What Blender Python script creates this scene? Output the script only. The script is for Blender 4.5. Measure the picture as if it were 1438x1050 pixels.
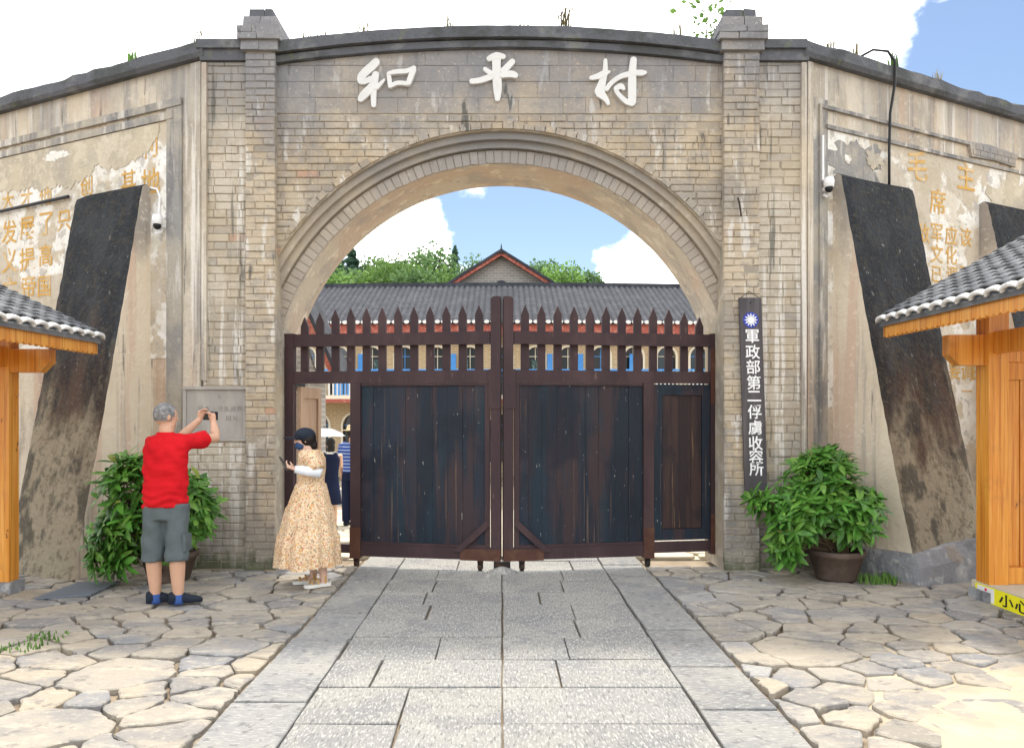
import bpy, bmesh, math, random
from mathutils import Vector, Matrix
R = math.radians
rnd = random.Random(7)
for o in list(bpy.data.objects): bpy.data.objects.remove(o)
SC = bpy.context.scene
COL = SC.collection

# ------------------------------------------------------------ camera, sky, sun, exposure
F, KX, KY, CAMH = 1050.0, 705.0, 582.0, 1.6          # focal length and vanishing point in photo pixels, eye height
cam = bpy.data.cameras.new('camera'); camo = bpy.data.objects.new('camera', cam); COL.objects.link(camo)
cam.sensor_width = 36; cam.lens = F / 1438 * 36
cam.shift_x = (719 - KX) / 1438; cam.shift_y = (KY - 525) / 1438
cam.clip_start = .05; cam.clip_end = 3000
camo.location = (0, 0, CAMH); camo.rotation_euler = (R(90), 0, 0)
SC.camera = camo
SUN_EL, SUN_AZ = R(65), R(4)                          # behind the gate, slightly to the right
world = bpy.data.worlds.new('World'); SC.world = world; world.use_nodes = True
def build_world():
    nt = world.node_tree; N = nt.nodes; L = nt.links; N.clear()
    out = N.new('ShaderNodeOutputWorld'); bg = N.new('ShaderNodeBackground')
    sky = N.new('ShaderNodeTexSky'); sky.sky_type = 'NISHITA'; sky.sun_disc = False
    sky.sun_elevation = SUN_EL; sky.sun_rotation = SUN_AZ; sky.air_density = 1.0; sky.dust_density = .6; sky.ozone_density = 1.5
    geo = N.new('ShaderNodeNewGeometry')
    neg = N.new('ShaderNodeVectorMath'); neg.operation = 'SCALE'; neg.inputs['Scale'].default_value = -1
    L.new(geo.outputs['Incoming'], neg.inputs[0])
    def noise(scale, detail, sz):
        mp = N.new('ShaderNodeMapping'); mp.inputs['Scale'].default_value = (1, 1, sz); mp.inputs['Location'].default_value = (3.1, .7, 1.3)
        L.new(neg.outputs[0], mp.inputs[0])
        n = N.new('ShaderNodeTexNoise'); n.inputs['Scale'].default_value = scale; n.inputs['Detail'].default_value = detail; n.inputs['Roughness'].default_value = .56
        L.new(mp.outputs[0], n.inputs[0]); return n.outputs['Fac']
    def math_(op, a, b):
        m = N.new('ShaderNodeMath'); m.operation = op
        for i, v in enumerate((a, b)):
            if isinstance(v, (int, float)): m.inputs[i].default_value = v
            else: L.new(v, m.inputs[i])
        return m.outputs[0]
    def lobe(px, py, width, amount):                  # a cloud bank (or a clear patch) in one direction of the sky
        d = Vector(((px - KX) / F, 1, (KY - py) / F)).normalized()
        dot = N.new('ShaderNodeVectorMath'); dot.operation = 'DOT_PRODUCT'; dot.inputs[1].default_value = d
        L.new(neg.outputs[0], dot.inputs[0])
        mr = N.new('ShaderNodeMapRange'); mr.interpolation_type = 'SMOOTHSTEP'
        mr.inputs['From Min'].default_value = math.cos(width); mr.inputs['From Max'].default_value = 1
        mr.inputs['To Max'].default_value = amount
        L.new(dot.outputs['Value'], mr.inputs['Value']); return mr.outputs[0]
    f = math_('ADD', math_('ADD', math_('MULTIPLY', noise(3.2, 10, 1.7), .6), math_('MULTIPLY', noise(12, 9, 1.6), .42)), math_('MULTIPLY', noise(34, 8, 1.4), .16))
    for px, py, w, a in ((565, 345, .085, .20), (640, 372, .05, .10), (705, 258, .075, .17), (885, 380, .085, .28), (770, 318, .20, -.30), (1445, 70, .15, -.36),
                         (480, -60, .42, .12), (1080, -60, .34, .17), (230, 10, .10, -.07), (30, 60, .25, .10)):
        f = math_('ADD', f, lobe(px, py, w, a))
    mr = N.new('ShaderNodeMapRange'); mr.interpolation_type = 'SMOOTHSTEP'
    mr.inputs['From Min'].default_value = .52; mr.inputs['From Max'].default_value = .69
    L.new(f, mr.inputs['Value'])
    mix = N.new('ShaderNodeMix'); mix.data_type = 'RGBA'
    body = N.new('ShaderNodeMix'); body.data_type = 'RGBA'      # lit tops and slightly grey bellies
    body.inputs['A'].default_value = (CLOUD * .19, CLOUD * .215, CLOUD * .25, 1); body.inputs['B'].default_value = (CLOUD * 1.35, CLOUD * 1.33, CLOUD * 1.28, 1)
    br = N.new('ShaderNodeMapRange'); br.inputs['From Min'].default_value = .30; br.inputs['From Max'].default_value = .62; L.new(noise(6, 8, 2.2), br.inputs['Value'])
    L.new(br.outputs[0], body.inputs['Factor']); L.new(body.outputs['Result'], mix.inputs['B'])
    clear = N.new('ShaderNodeVectorMath'); clear.operation = 'SCALE'; clear.inputs['Scale'].default_value = .50
    L.new(sky.outputs[0], clear.inputs[0])
    L.new(mr.outputs[0], mix.inputs['Factor']); L.new(clear.outputs[0], mix.inputs['A'])
    L.new(mix.outputs['Result'], bg.inputs['Color']); bg.inputs['Strength'].default_value = SKY_STRENGTH
    L.new(bg.outputs[0], out.inputs[0])
CLOUD, SKY_STRENGTH = 15.0, .15
build_world()
sl = bpy.data.lights.new('sun', 'SUN'); slo = bpy.data.objects.new('sun', sl); COL.objects.link(slo)
sl.energy = 2.0; sl.angle = R(4); sl.color = (1, .94, .84)
slo.rotation_euler = Vector((-math.sin(SUN_AZ) * math.cos(SUN_EL), -math.cos(SUN_AZ) * math.cos(SUN_EL), -math.sin(SUN_EL))).to_track_quat('-Z', 'Y').to_euler()
slo.location = (0, 20, 40)
vs = SC.view_settings; vs.view_transform = 'Standard'; vs.look = 'None'; vs.gamma = 1; vs.exposure = 1.12; vs.use_curve_mapping = False

# ------------------------------------------------------------ helpers
def P(px, py, d): return Vector(((px - KX) / F * d, d, CAMH + (KY - py) / F * d))
def GX(px, d): return (px - KX) / F * d
def GZ(py, d): return CAMH + (KY - py) / F * d

class MB:
    def __init__(s): s.v = []; s.f = []; s.m = []; s.mi = 0
    def add(s, vs, fs):
        b = len(s.v); s.v += [tuple(p) for p in vs]; s.f += [tuple(b + i for i in f) for f in fs]; s.m += [s.mi] * len(fs); return s
    def box(s, x0, x1, y0, y1, z0, z1, M=None):
        v = [Vector((x, y, z)) for z in (z0, z1) for y in (y0, y1) for x in (x0, x1)]
        if M: v = [M @ p for p in v]
        return s.add(v, [(0, 2, 3, 1), (4, 5, 7, 6), (0, 1, 5, 4), (2, 6, 7, 3), (0, 4, 6, 2), (1, 3, 7, 5)])
    def hexa(s, v): return s.add(v, [(0, 2, 3, 1), (4, 5, 7, 6), (0, 1, 5, 4), (2, 6, 7, 3), (0, 4, 6, 2), (1, 3, 7, 5)])
    def prism(s, poly, fn0, fn1):        # poly: 2-D points; fn0 / fn1 map (a, b) to the front and the back point
        n = len(poly); v = [fn0(*p) for p in poly] + [fn1(*p) for p in poly]
        fs = [tuple(range(n)), tuple(range(2 * n - 1, n - 1, -1))] + [(i, i + n, (i + 1) % n + n, (i + 1) % n) for i in range(n)]
        return s.add(v, fs)
    def xz(s, poly, y0, y1): return s.prism(poly, lambda a, b: (a, y0, b), lambda a, b: (a, y1, b))
    def tube(s, pts, rad, n=8, cap=True, flat=1.0):
        pts = [Vector(p) for p in pts]; k = len(pts)
        rad = rad if isinstance(rad, (list, tuple)) else [rad] * k
        v = []; up = None
        for i, p in enumerate(pts):
            t = (pts[min(i + 1, k - 1)] - pts[max(i - 1, 0)]).normalized()
            if up is None: up = Vector((0, 0, 1)) if abs(t.z) < .9 else Vector((0, 1, 0))
            a = t.cross(up).normalized(); b = a.cross(t).normalized(); up = b
            for j in range(n):
                an = 2 * math.pi * j / n; v.append(p + (a * math.cos(an) + b * math.sin(an) * flat) * rad[i])
        fs = [(i * n + j, i * n + (j + 1) % n, (i + 1) * n + (j + 1) % n, (i + 1) * n + j) for i in range(k - 1) for j in range(n)]
        if cap: fs += [tuple(range(n - 1, -1, -1)), tuple(range((k - 1) * n, k * n))]
        return s.add(v, fs)
    def loft(s, rings, n=14):             # rings: (x, y, z, rx, ry) horizontal ellipses
        v = []; k = len(rings)
        for (x, y, z, rx, ry) in rings:
            for j in range(n):
                an = 2 * math.pi * j / n; v.append((x + math.cos(an) * rx, y + math.sin(an) * ry, z))
        fs = [(i * n + j, i * n + (j + 1) % n, (i + 1) * n + (j + 1) % n, (i + 1) * n + j) for i in range(k - 1) for j in range(n)]
        fs += [tuple(range(n - 1, -1, -1)), tuple(range((k - 1) * n, k * n))]
        return s.add(v, fs)
    def ball(s, c, r, n=12, m=8, M=None):
        c = Vector(c); r = r if isinstance(r, (tuple, list)) else (r, r, r); v = []
        for i in range(1, m):
            t = math.pi * i / m
            for j in range(n):
                a = 2 * math.pi * j / n
                p = Vector((math.sin(t) * math.cos(a) * r[0], math.sin(t) * math.sin(a) * r[1], math.cos(t) * r[2]))
                v.append(c + (M @ p if M else p))
        e = Vector((0, 0, r[2])); top = len(v); v += [c + (M @ e if M else e), c - (M @ e if M else e)]
        fs = [(i * n + j, (i + 1) * n + j, (i + 1) * n + (j + 1) % n, i * n + (j + 1) % n) for i in range(m - 2) for j in range(n)]
        fs += [(top, j, (j + 1) % n) for j in range(n)] + [(top + 1, (m - 2) * n + (j + 1) % n, (m - 2) * n + j) for j in range(n)]
        return s.add(v, fs)
    def mesh(s, name, mats, smooth=False):
        me = bpy.data.meshes.new(name); me.from_pydata(s.v, [], s.f)
        for m in (mats if isinstance(mats, (list, tuple)) else [mats]): me.materials.append(m)
        if s.m and max(s.m): me.polygons.foreach_set('material_index', s.m)
        bm = bmesh.new(); bm.from_mesh(me); bmesh.ops.recalc_face_normals(bm, faces=bm.faces); bm.to_mesh(me); bm.free()
        if smooth: me.polygons.foreach_set('use_smooth', [True] * len(me.polygons))
        me.update(); return me
    def build(s, name, mats, parent=None, smooth=False): return obj(name, s.mesh(name, mats, smooth), parent)

def obj(name, data, parent=None, loc=None, rot=None):
    o = bpy.data.objects.new(name, data); COL.objects.link(o)
    if loc is not None: o.location = loc
    if rot is not None: o.rotation_euler = rot
    if parent is not None:
        o.parent = parent
        if parent.get('_w'): o.matrix_parent_inverse = Matrix.Translation(-Vector(parent.location))
    return o
def tag(o, label, cat, group=None, kind=None):
    o['label'] = label; o['category'] = cat
    if group: o['group'] = group
    if kind: o['kind'] = kind
    return o
def thing(name, label, cat, loc, group=None, rotz=None):
    """an Empty at the thing's base; parts of a thing with rotz=None are written in world coordinates"""
    o = bpy.data.objects.new(name, None); COL.objects.link(o); o.location = loc; o.empty_display_size = .1
    if rotz is None: o['_w'] = 1
    else: o.rotation_euler = (0, 0, rotz)
    return tag(o, label, cat, group)
def structure(o): o['kind'] = 'structure'; return o
def stuff(o): o['kind'] = 'stuff'; return o
def remeshed(mb, name, mats, parent, voxel=.012, it=4, fac=.5):
    """union of overlapping solids as one continuous surface"""
    me0 = mb.mesh('tmp', mats); o = bpy.data.objects.new('tmp', me0); COL.objects.link(o)
    m = o.modifiers.new('r', 'REMESH'); m.mode = 'VOXEL'; m.voxel_size = voxel; m.use_smooth_shade = True
    if it:
        sm = o.modifiers.new('s', 'SMOOTH'); sm.factor = fac; sm.iterations = it
    dg = bpy.context.evaluated_depsgraph_get(); dg.update()
    me = bpy.data.meshes.new_from_object(o.evaluated_get(dg)); me.name = name
    bpy.data.objects.remove(o); bpy.data.meshes.remove(me0)
    me.materials.clear()
    for mm in (mats if isinstance(mats, (list, tuple)) else [mats]): me.materials.append(mm)
    me.polygons.foreach_set('use_smooth', [True] * len(me.polygons))
    return obj(name, me, parent)

# ------------------------------------------------------------ procedural materials (world-position textures)
def mat(name, base, layers=(), rough=.85, island=0., bump=None, spec=.3, metal=0., coord='pos', transl=0., trans=0., brick=None, tint=None):
    """layers: (colour, noise scale, lo, hi, stretch xyz, strength) or ('z', colour, z0, z1, noise amount, noise scale, strength)"""
    m = bpy.data.materials.new(name); m.use_nodes = True; nt = m.node_tree; N = nt.nodes; L = nt.links
    b = N['Principled BSDF']; b.inputs['Roughness'].default_value = rough; b.inputs['Metallic'].default_value = metal
    b.inputs['Specular IOR Level'].default_value = spec
    geo = N.new('ShaderNodeNewGeometry')
    if coord == 'pos': src = geo.outputs['Position']
    else: src = N.new('ShaderNodeTexCoord').outputs['Object']
    def noise(scale, st=(1, 1, 1), detail=7, rough_=.6):
        v = src
        if tuple(st) != (1, 1, 1):
            mp = N.new('ShaderNodeMapping'); mp.inputs['Scale'].default_value = st; L.new(src, mp.inputs[0]); v = mp.outputs[0]
        n = N.new('ShaderNodeTexNoise'); n.inputs['Scale'].default_value = scale; n.inputs['Detail'].default_value = detail; n.inputs['Roughness'].default_value = rough_
        L.new(v, n.inputs[0]); return n.outputs['Fac']
    def mrange(v, lo, hi, t1=1., t0=0.):
        mr = N.new('ShaderNodeMapRange'); mr.interpolation_type = 'SMOOTHSTEP'
        mr.inputs['From Min'].default_value = lo; mr.inputs['From Max'].default_value = hi
        mr.inputs['To Min'].default_value = t0; mr.inputs['To Max'].default_value = t1
        L.new(v, mr.inputs['Value']); return mr.outputs[0]
    rgb = N.new('ShaderNodeRGB'); rgb.outputs[0].default_value = (*base, 1); cur = rgb.outputs[0]
    if brick:
        c2, mortar, sc_, w, h = brick
        mp = N.new('ShaderNodeMapping'); mp.inputs['Rotation'].default_value = (R(90), 0, 0); L.new(src, mp.inputs[0])
        t = N.new('ShaderNodeTexBrick'); t.inputs['Color1'].default_value = (*base, 1); t.inputs['Color2'].default_value = (*c2, 1); t.inputs['Mortar'].default_value = (*mortar, 1)
        t.inputs['Scale'].default_value = sc_; t.inputs['Brick Width'].default_value = w; t.inputs['Row Height'].default_value = h; t.inputs['Mortar Size'].default_value = .012
        L.new(mp.outputs[0], t.inputs[0]); cur = t.outputs['Color']
    if island:
        mr = mrange(geo.outputs['Random Per Island'], 0, 1, 1 + island, 1 - island)
        oi = N.new('ShaderNodeObjectInfo'); mr2 = mrange(oi.outputs['Random'], 0, 1, 1 + island * .7, 1 - island * .7)
        mu = N.new('ShaderNodeMath'); mu.operation = 'MULTIPLY'; L.new(mr, mu.inputs[0]); L.new(mr2, mu.inputs[1])
        sc_ = N.new('ShaderNodeVectorMath'); sc_.operation = 'SCALE'; L.new(cur, sc_.inputs[0]); L.new(mu.outputs[0], sc_.inputs['Scale']); cur = sc_.outputs[0]
    if tint:      # colour, share of islands that take it, strength
        for col_, share, stn in tint:
            ad = N.new('ShaderNodeMath'); ad.operation = 'ADD'; oi = N.new('ShaderNodeObjectInfo')
            L.new(geo.outputs['Random Per Island'], ad.inputs[0]); L.new(oi.outputs['Random'], ad.inputs[1])
            mu = N.new('ShaderNodeMath'); mu.operation = 'MULTIPLY'; mu.inputs[1].default_value = 7.31 + share * 9; L.new(ad.outputs[0], mu.inputs[0])
            fr = N.new('ShaderNodeMath'); fr.operation = 'FRACT'; L.new(mu.outputs[0], fr.inputs[0])
            lt = N.new('ShaderNodeMath'); lt.operation = 'LESS_THAN'; lt.inputs[1].default_value = share; L.new(fr.outputs[0], lt.inputs[0])
            ms = N.new('ShaderNodeMath'); ms.operation = 'MULTIPLY'; ms.inputs[1].default_value = stn; L.new(lt.outputs[0], ms.inputs[0])
            mx = N.new('ShaderNodeMix'); mx.data_type = 'RGBA'; mx.inputs['B'].default_value = (*col_, 1)
            L.new(ms.outputs[0], mx.inputs['Factor']); L.new(cur, mx.inputs['A']); cur = mx.outputs['Result']
    for ly in layers:
        if ly[0] == 'z':
            _, c, z0, z1, na, ns, stn = ly
            sx = N.new('ShaderNodeSeparateXYZ'); L.new(geo.outputs['Position'], sx.inputs[0])
            nn = mrange(noise(ns, (1, 1, .35)), .2, .8, na, -na)
            ad = N.new('ShaderNodeMath'); ad.operation = 'ADD'; L.new(sx.outputs['Z'], ad.inputs[0]); L.new(nn, ad.inputs[1])
            fac = mrange(ad.outputs[0], z0, z1, stn) if z1 > z0 else mrange(ad.outputs[0], z1, z0, 0., stn)
        else:
            c, ns, lo, hi, st, stn = ly; fac = mrange(noise(ns, st), lo, hi, stn)
        mx = N.new('ShaderNodeMix'); mx.data_type = 'RGBA'; mx.inputs['B'].default_value = (*c, 1)
        L.new(fac, mx.inputs['Factor']); L.new(cur, mx.inputs['A']); cur = mx.outputs['Result']
    L.new(cur, b.inputs['Base Color'])
    if bump:
        bs, strength, dist = bump[:3]; st = bump[3] if len(bump) > 3 else (1, 1, 1)
        bp = N.new('ShaderNodeBump'); bp.inputs['Strength'].default_value = strength; bp.inputs['Distance'].default_value = dist
        L.new(noise(bs, st, 8), bp.inputs['Height']); L.new(bp.outputs[0], b.inputs['Normal'])
    if transl:
        tr = N.new('ShaderNodeBsdfTranslucent'); L.new(cur, tr.inputs[0]); ms = N.new('ShaderNodeMixShader'); ms.inputs[0].default_value = transl
        L.new(b.outputs[0], ms.inputs[1]); L.new(tr.outputs[0], ms.inputs[2]); L.new(ms.outputs[0], N['Material Output'].inputs[0])
    return m
one = (1, 1, 1)
M = {}
M['brick'] = mat('weathered_brick', (.42, .34, .24), [
    ((.30, .275, .245), .9, .43, .57, one, .75), ((.53, .45, .34), 1.9, .47, .6, one, .6), ((.27, .25, .225), 7, .5, .62, (1, 1, 1.6), .5), ((.63, .60, .55), 6, .58, .66, (1.3, 1, .35), .8),
    ('z', (.19, .20, .225), 4.15, 5.5, .6, 1.6, .8), ((.15, .15, .155), 1.7, .56, .68, (2.4, 1, .22), .6), ('z', (.25, .235, .21), .8, .2, .3, 2, .65), ('z', (.07, .085, .035), .24, .02, .12, 9, .85), ((.07, .075, .07), 4.2, .64, .7, (1.6, 1, .35), .8), ((.6, .52, .4), 30, .6, .68, one, .5)],
    rough=.94, island=.07, bump=(26, .9, .014), tint=[((.32, .295, .265), .2, .4), ((.48, .42, .33), .2, .4), ((.46, .24, .16), .012, .6), ((.2, .19, .18), .03, .5)])
M['mortar'] = mat('old_mortar', (.40, .335, .245), [((.27, .245, .21), 1.4, .43, .6, one, .7), ((.5, .45, .37), 8, .5, .62, one, .6), ('z', (.17, .18, .2), 4.2, 5.6, .5, 1.2, .75)], rough=.95, bump=(60, .7, .006))
M['pier'] = mat('pale_weathered_brick', (.45, .385, .29), [
    ((.54, .485, .40), 1.3, .45, .57, one, .8), ((.31, .285, .25), .9, .48, .62, one, .7), ((.68, .65, .60), 4.5, .55, .62, (2.4, 1, .10), .85), ((.40, .33, .24), 9, .5, .62, one, .5),
    ('z', (.20, .205, .225), 4.2, 5.5, .5, 1.6, .65), ((.10, .10, .09), 2.8, .6, .68, (2.6, 1, .2), .75), ('z', (.29, .27, .245), 1.0, .3, .4, 2, .6), ('z', (.07, .085, .035), .26, .02, .14, 9, .85)],
    rough=.94, island=.05, bump=(22, .9, .014), tint=[((.33, .305, .275), .2, .45), ((.45, .25, .17), .015, .6), ((.2, .2, .2), .05, .5)])
M['soffit'] = mat('arch_soffit_plaster', (.48, .42, .345), [((.47, .345, .265), 1.3, .46, .58, one, .6), ((.33, .30, .27), 2.4, .48, .62, one, .65), ((.62, .56, .46), 5, .54, .64, one, .7), ((.2, .19, .18), 9, .62, .7, one, .6)], rough=.93, bump=(18, .9, .02))
M['voussoir'] = mat('arch_brick', (.36, .315, .265), [((.42, .36, .28), 1.6, .45, .62, one, .7), ((.52, .48, .42), 6, .6, .7, one, .6), ('z', (.22, .225, .24), 3.5, 4.6, .5, 1.4, .65)], rough=.92, island=.1, bump=(40, .5, .005))
M['ring'] = mat('arch_moulding_plaster', (.36, .31, .25), [((.46, .39, .29), 1.5, .45, .62, one, .6), ((.55, .5, .42), 7, .6, .7, one, .6), ('z', (.17, .18, .2), 3.6, 4.6, .4, 1.4, .75)], rough=.92, bump=(30, .5, .008))
M['coping'] = mat('dark_mossy_coping', (.105, .11, .125), [((.2, .205, .21), 4, .5, .7, one, .7), ((.05, .055, .05), 2.4, .5, .65, one, .6), ((.14, .16, .07), 9, .58, .7, one, .5)], rough=.95, bump=(24, .8, .02))
M['plaster'] = mat('stained_lime_plaster', (.54, .46, .35), [
    ((.38, .335, .275), .8, .44, .57, one, .85), ((.64, .575, .47), 1.8, .47, .58, (1.3, 1.3, .5), .7), ((.27, .25, .235), 2.0, .50, .62, (2.6, 2.6, .13), .75),
    ((.70, .66, .60), 4.0, .55, .63, (2.6, 2.6, .10), .8), ((.50, .345, .25), 1.2, .53, .63, (3.0, 3.0, .12), .6), ((.08, .08, .08), 3.8, .61, .69, (2.4, 2.4, .2), .7), ((.62, .56, .45), 14, .55, .65, one, .5),
    ('z', (.24, .235, .23), 4.5, 5.4, .6, 1.6, .55)], rough=.94, bump=(13, .9, .02))
M['greyplaster'] = mat('grey_cement_band', (.27, .26, .245), [((.40, .36, .295), 1.3, .45, .57, one, .8), ((.58, .545, .49), 5, .54, .62, (1.6, 1.6, .25), .8), ((.13, .13, .14), 2.4, .5, .64, (2, 2, .25), .65), ((.45, .4, .33), 16, .55, .66, one, .5)], rough=.94, bump=(18, .9, .016))
M['whitewash'] = mat('flaking_whitewash', (.70, .675, .62), [((.56, .50, .395), 1.1, .45, .56, one, .8), ((.80, .785, .75), 4, .48, .58, one, .7), ((.47, .395, .29), 2.6, .53, .58, one, .85), ((.36, .33, .295), 7, .57, .63, one, .65), ((.46, .395, .3), .8, .52, .56, one, .8), ((.3, .28, .25), 22, .6, .66, one, .6)], rough=.94, bump=(16, .9, .014))
M['ochreplaster'] = mat('bare_clay_plaster', (.50, .435, .325), [((.41, .36, .28), 2.0, .44, .58, one, .8), ((.59, .525, .41), 5, .48, .6, one, .7), ((.33, .305, .265), 1.2, .5, .62, one, .6), ((.62, .57, .47), 18, .56, .66, one, .5)], rough=.95, bump=(14, .9, .02))
M['mould'] = mat('black_mould', (.026, .029, .034), [((.075, .08, .085), 2.2, .44, .6, (1.4, 1.4, .7), .8), ('z', (.115, .065, .042), 2.9, 1.2, 1.0, 2.6, .8), ('z', (.33, .285, .205), 2.0, .9, 1.0, 2.8, .95), ((.035, .035, .033), 3.4, .5, .62, (1.3, 1.3, .7), .75), ((.11, .09, .06), 13, .5, .64, one, .6), ((.2, .18, .14), 28, .55, .66, one, .4), ('z', (.02, .022, .026), 1.5, 2.9, .7, 3, .6), ((.30, .30, .28), 15, .655, .71, (1, 1, .6), .6), ((.30, .28, .24), 3.5, .66, .71, (2, 2, .25), .5)], rough=.96, bump=(22, 1, .03))
M['buttress'] = mat('buttress_side_plaster', (.62, .53, .41), [((.70, .61, .475), 1.2, .45, .57, (1.4, 1.4, .35), .7), ((.56, .385, .29), 1.4, .5, .62, (3, 3, .14), .65), ((.32, .285, .255), 2.2, .52, .64, (3, 3, .14), .7), ('z', (.24, .22, .205), 3.1, 4.0, .6, 2, .75), ((.06, .06, .06), 4, .62, .7, (2.6, 2.6, .2), .7), ((.72, .66, .55), 15, .56, .66, one, .5)], rough=.94, bump=(13, .9, .02))
M['plinth'] = mat('blue_grey_cement_plinth', (.27, .275, .29), [((.43, .43, .43), 2.6, .46, .58, one, .8), ((.14, .145, .16), 2, .5, .62, one, .7), ((.55, .54, .51), 9, .55, .64, one, .6), ((.33, .27, .2), 3, .56, .66, one, .6)], rough=.95, bump=(12, 1, .04))
M['stele'] = mat('grey_stone_tablet', (.33, .31, .285), [((.42, .395, .36), 3, .45, .65, (1.5, 1, .4), .7), ((.55, .53, .5), 9, .6, .7, (3, 1, .12), .6), ((.24, .225, .21), 2, .5, .7, one, .5)], rough=.8, bump=(40, .3, .004))
M['engraved'] = mat('engraved_letter', (.17, .16, .15), [((.3, .28, .26), 9, .45, .6, one, .8)], rough=.9)
M['letterwhite'] = mat('white_cement_letter', (.64, .64, .63), [((.54, .54, .53), 5, .5, .7, one, .5)], rough=.8, bump=(40, .2, .003))
M['ochre'] = mat('faded_ochre_paint', (.56, .33, .09), [((.64, .52, .34), 5, .5, .64, one, .55), ((.62, .58, .5), 16, .61, .66, one, .6)], rough=.93)
M['gateframe'] = mat('dark_red_brown_gate_paint', (.044, .025, .028), [((.072, .042, .042), 3, .45, .65, (1, 1, .3), .7), ((.03, .018, .022), 2, .5, .7, one, .6), ((.16, .11, .09), 16, .64, .72, (1, 1, .3), .5)], rough=.6, spec=.25, bump=(30, .25, .004, (3, 3, .3)))
M['gateiron'] = mat('rusty_gate_plate', (.085, .036, .024), [((.13, .065, .04), 7, .48, .65, one, .6), ((.05, .022, .02), 4, .5, .7, one, .6)], rough=.6, metal=.2, bump=(50, .3, .003))
M['plank'] = mat('blue_black_gate_plank', (.013, .019, .031), [((.05, .028, .028), 1.6, .46, .58, (3, 3, .3), .7), ((.007, .011, .02), 1.2, .48, .6, one, .7), ((.012, .028, .042), 2.2, .5, .62, (2, 2, .4), .6), ((.42, .40, .38), 24, .675, .71, (1.6, 1.6, .5), .7), ((.16, .10, .065), 7, .62, .69, (5, 5, .09), .6)], rough=.55, island=.3, spec=.25, bump=(12, .6, .008, (6, 6, .35)))
M['wicket'] = mat('worn_brown_door_plank', (.028, .019, .02), [((.055, .033, .027), 2.6, .45, .58, (4, 4, .3), .75), ((.22, .13, .07), 4.5, .61, .68, (7, 7, .22), .65), ((.018, .016, .02), 2, .5, .62, one, .65)], rough=.6, island=.2, spec=.2, bump=(12, .5, .008, (6, 6, .35)))
M['barewood'] = mat('pale_inner_door', (.40, .27, .18), [((.3, .18, .11), 4, .45, .65, (5, 5, .4), .7)], rough=.7)
M['iron'] = mat('dark_iron', (.03, .024, .022), [((.09, .045, .03), 12, .5, .65, one, .7)], rough=.6, metal=.5)
M['pinewood'] = mat('orange_varnished_pine', (.64, .245, .028), [((.74, .34, .055), 1.8, .44, .58, (6, 6, .25), .8), ((.44, .13, .012), 3.4, .5, .6, (12, 12, .25), .7), ((.78, .42, .11), 3, .52, .64, (9, 9, .3), .55), ((.10, .028, .006), 6, .655, .685, (1, 1, .6), .95), ((.3, .12, .04), 2, .56, .68, one, .4)], rough=.35, spec=.5, bump=(10, .2, .004, (8, 8, .4)))
M['rooftile'] = mat('grey_clay_roof_tile', (.125, .13, .14), [((.24, .25, .26), 8, .45, .62, one, .7), ((.06, .065, .075), 4, .5, .66, one, .6)], rough=.8, island=.3, bump=(50, .4, .004))
M['slate'] = mat('dark_slate_roof', (.036, .039, .048), [((.065, .07, .08), 3, .45, .62, one, .7), ((.03, .032, .04), 1.2, .5, .66, one, .6)], rough=.9, bump=(8, .6, .03))
M['limetip'] = mat('lime_washed_eave_tile', (.76, .76, .75), [((.5, .5, .49), 14, .5, .66, one, .6)], rough=.85)
M['signboard'] = mat('dark_grey_signboard', (.072, .064, .07), [((.12, .108, .11), 5, .45, .65, (5, 5, .3), .7), ((.04, .036, .042), 3, .5, .68, (3, 3, .4), .6)], rough=.6, bump=(14, .3, .004, (6, 6, .4)))
M['paintwhite'] = mat('white_sign_paint', (.82, .82, .82), [((.66, .66, .66), 18, .52, .66, one, .4)], rough=.6)
M['emblemblue'] = mat('blue_emblem_paint', (.03, .05, .36), [((.05, .08, .45), 9, .45, .65, one, .5)], rough=.5)
M['dirt'] = mat('sandy_earth_joint', (.30, .235, .165), [((.40, .33, .24), 2, .45, .62, one, .7), ((.2, .155, .11), 5, .5, .66, one, .6), ((.11, .14, .05), 1.3, .62, .72, one, .6)], rough=.97, bump=(45, .8, .02))
M['sand'] = mat('pale_sand_cement', (.46, .385, .275), [((.52, .45, .34), 3, .45, .62, one, .7), ((.36, .31, .235), 2, .48, .6, one, .7), ((.33, .3, .26), 14, .6, .7, one, .6)], rough=.97, bump=(60, .6, .01))
M['flag'] = mat('flagstone', (.31, .28, .235), [((.38, .335, .27), 1.1, .44, .56, one, .7), ((.22, .215, .215), 1.9, .48, .6, (1, 1.6, 1), .65), ((.46, .41, .33), 4.5, .53, .63, (1, 2, 1), .6), ((.17, .16, .15), 6, .57, .66, (1, 1.5, 1), .65), ((.46, .42, .35), 26, .54, .66, one, .5)], rough=.88, island=.2, bump=(9, 1, .035, (1, 1.6, 1)), tint=[((.225, .235, .255), .3, .7), ((.45, .38, .28), .25, .65), ((.40, .39, .37), .15, .6)])
M['slab'] = mat('chiselled_path_slab', (.28, .275, .26), [((.36, .345, .31), .9, .44, .57, one, .75), ((.22, .22, .225), 2.4, .5, .62, one, .6), ((.48, .465, .43), 24, .52, .6, (3.4, .9, 1), .85), ((.15, .15, .147), 20, .54, .63, (3.4, .7, 1), .7)], rough=.9, island=.12, bump=(24, 1, .02, (3.4, .8, 1)))
M['border'] = mat('path_border_slab', (.265, .26, .25), [((.35, .335, .305), 1.2, .44, .57, one, .75), ((.20, .205, .215), 2.6, .5, .62, one, .6), ((.45, .435, .40), 22, .53, .61, (.9, 3.2, 1), .75), ((.14, .14, .14), 16, .56, .64, one, .6)], rough=.9, island=.18, bump=(22, 1, .02, (.9, 3, 1)))
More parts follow.
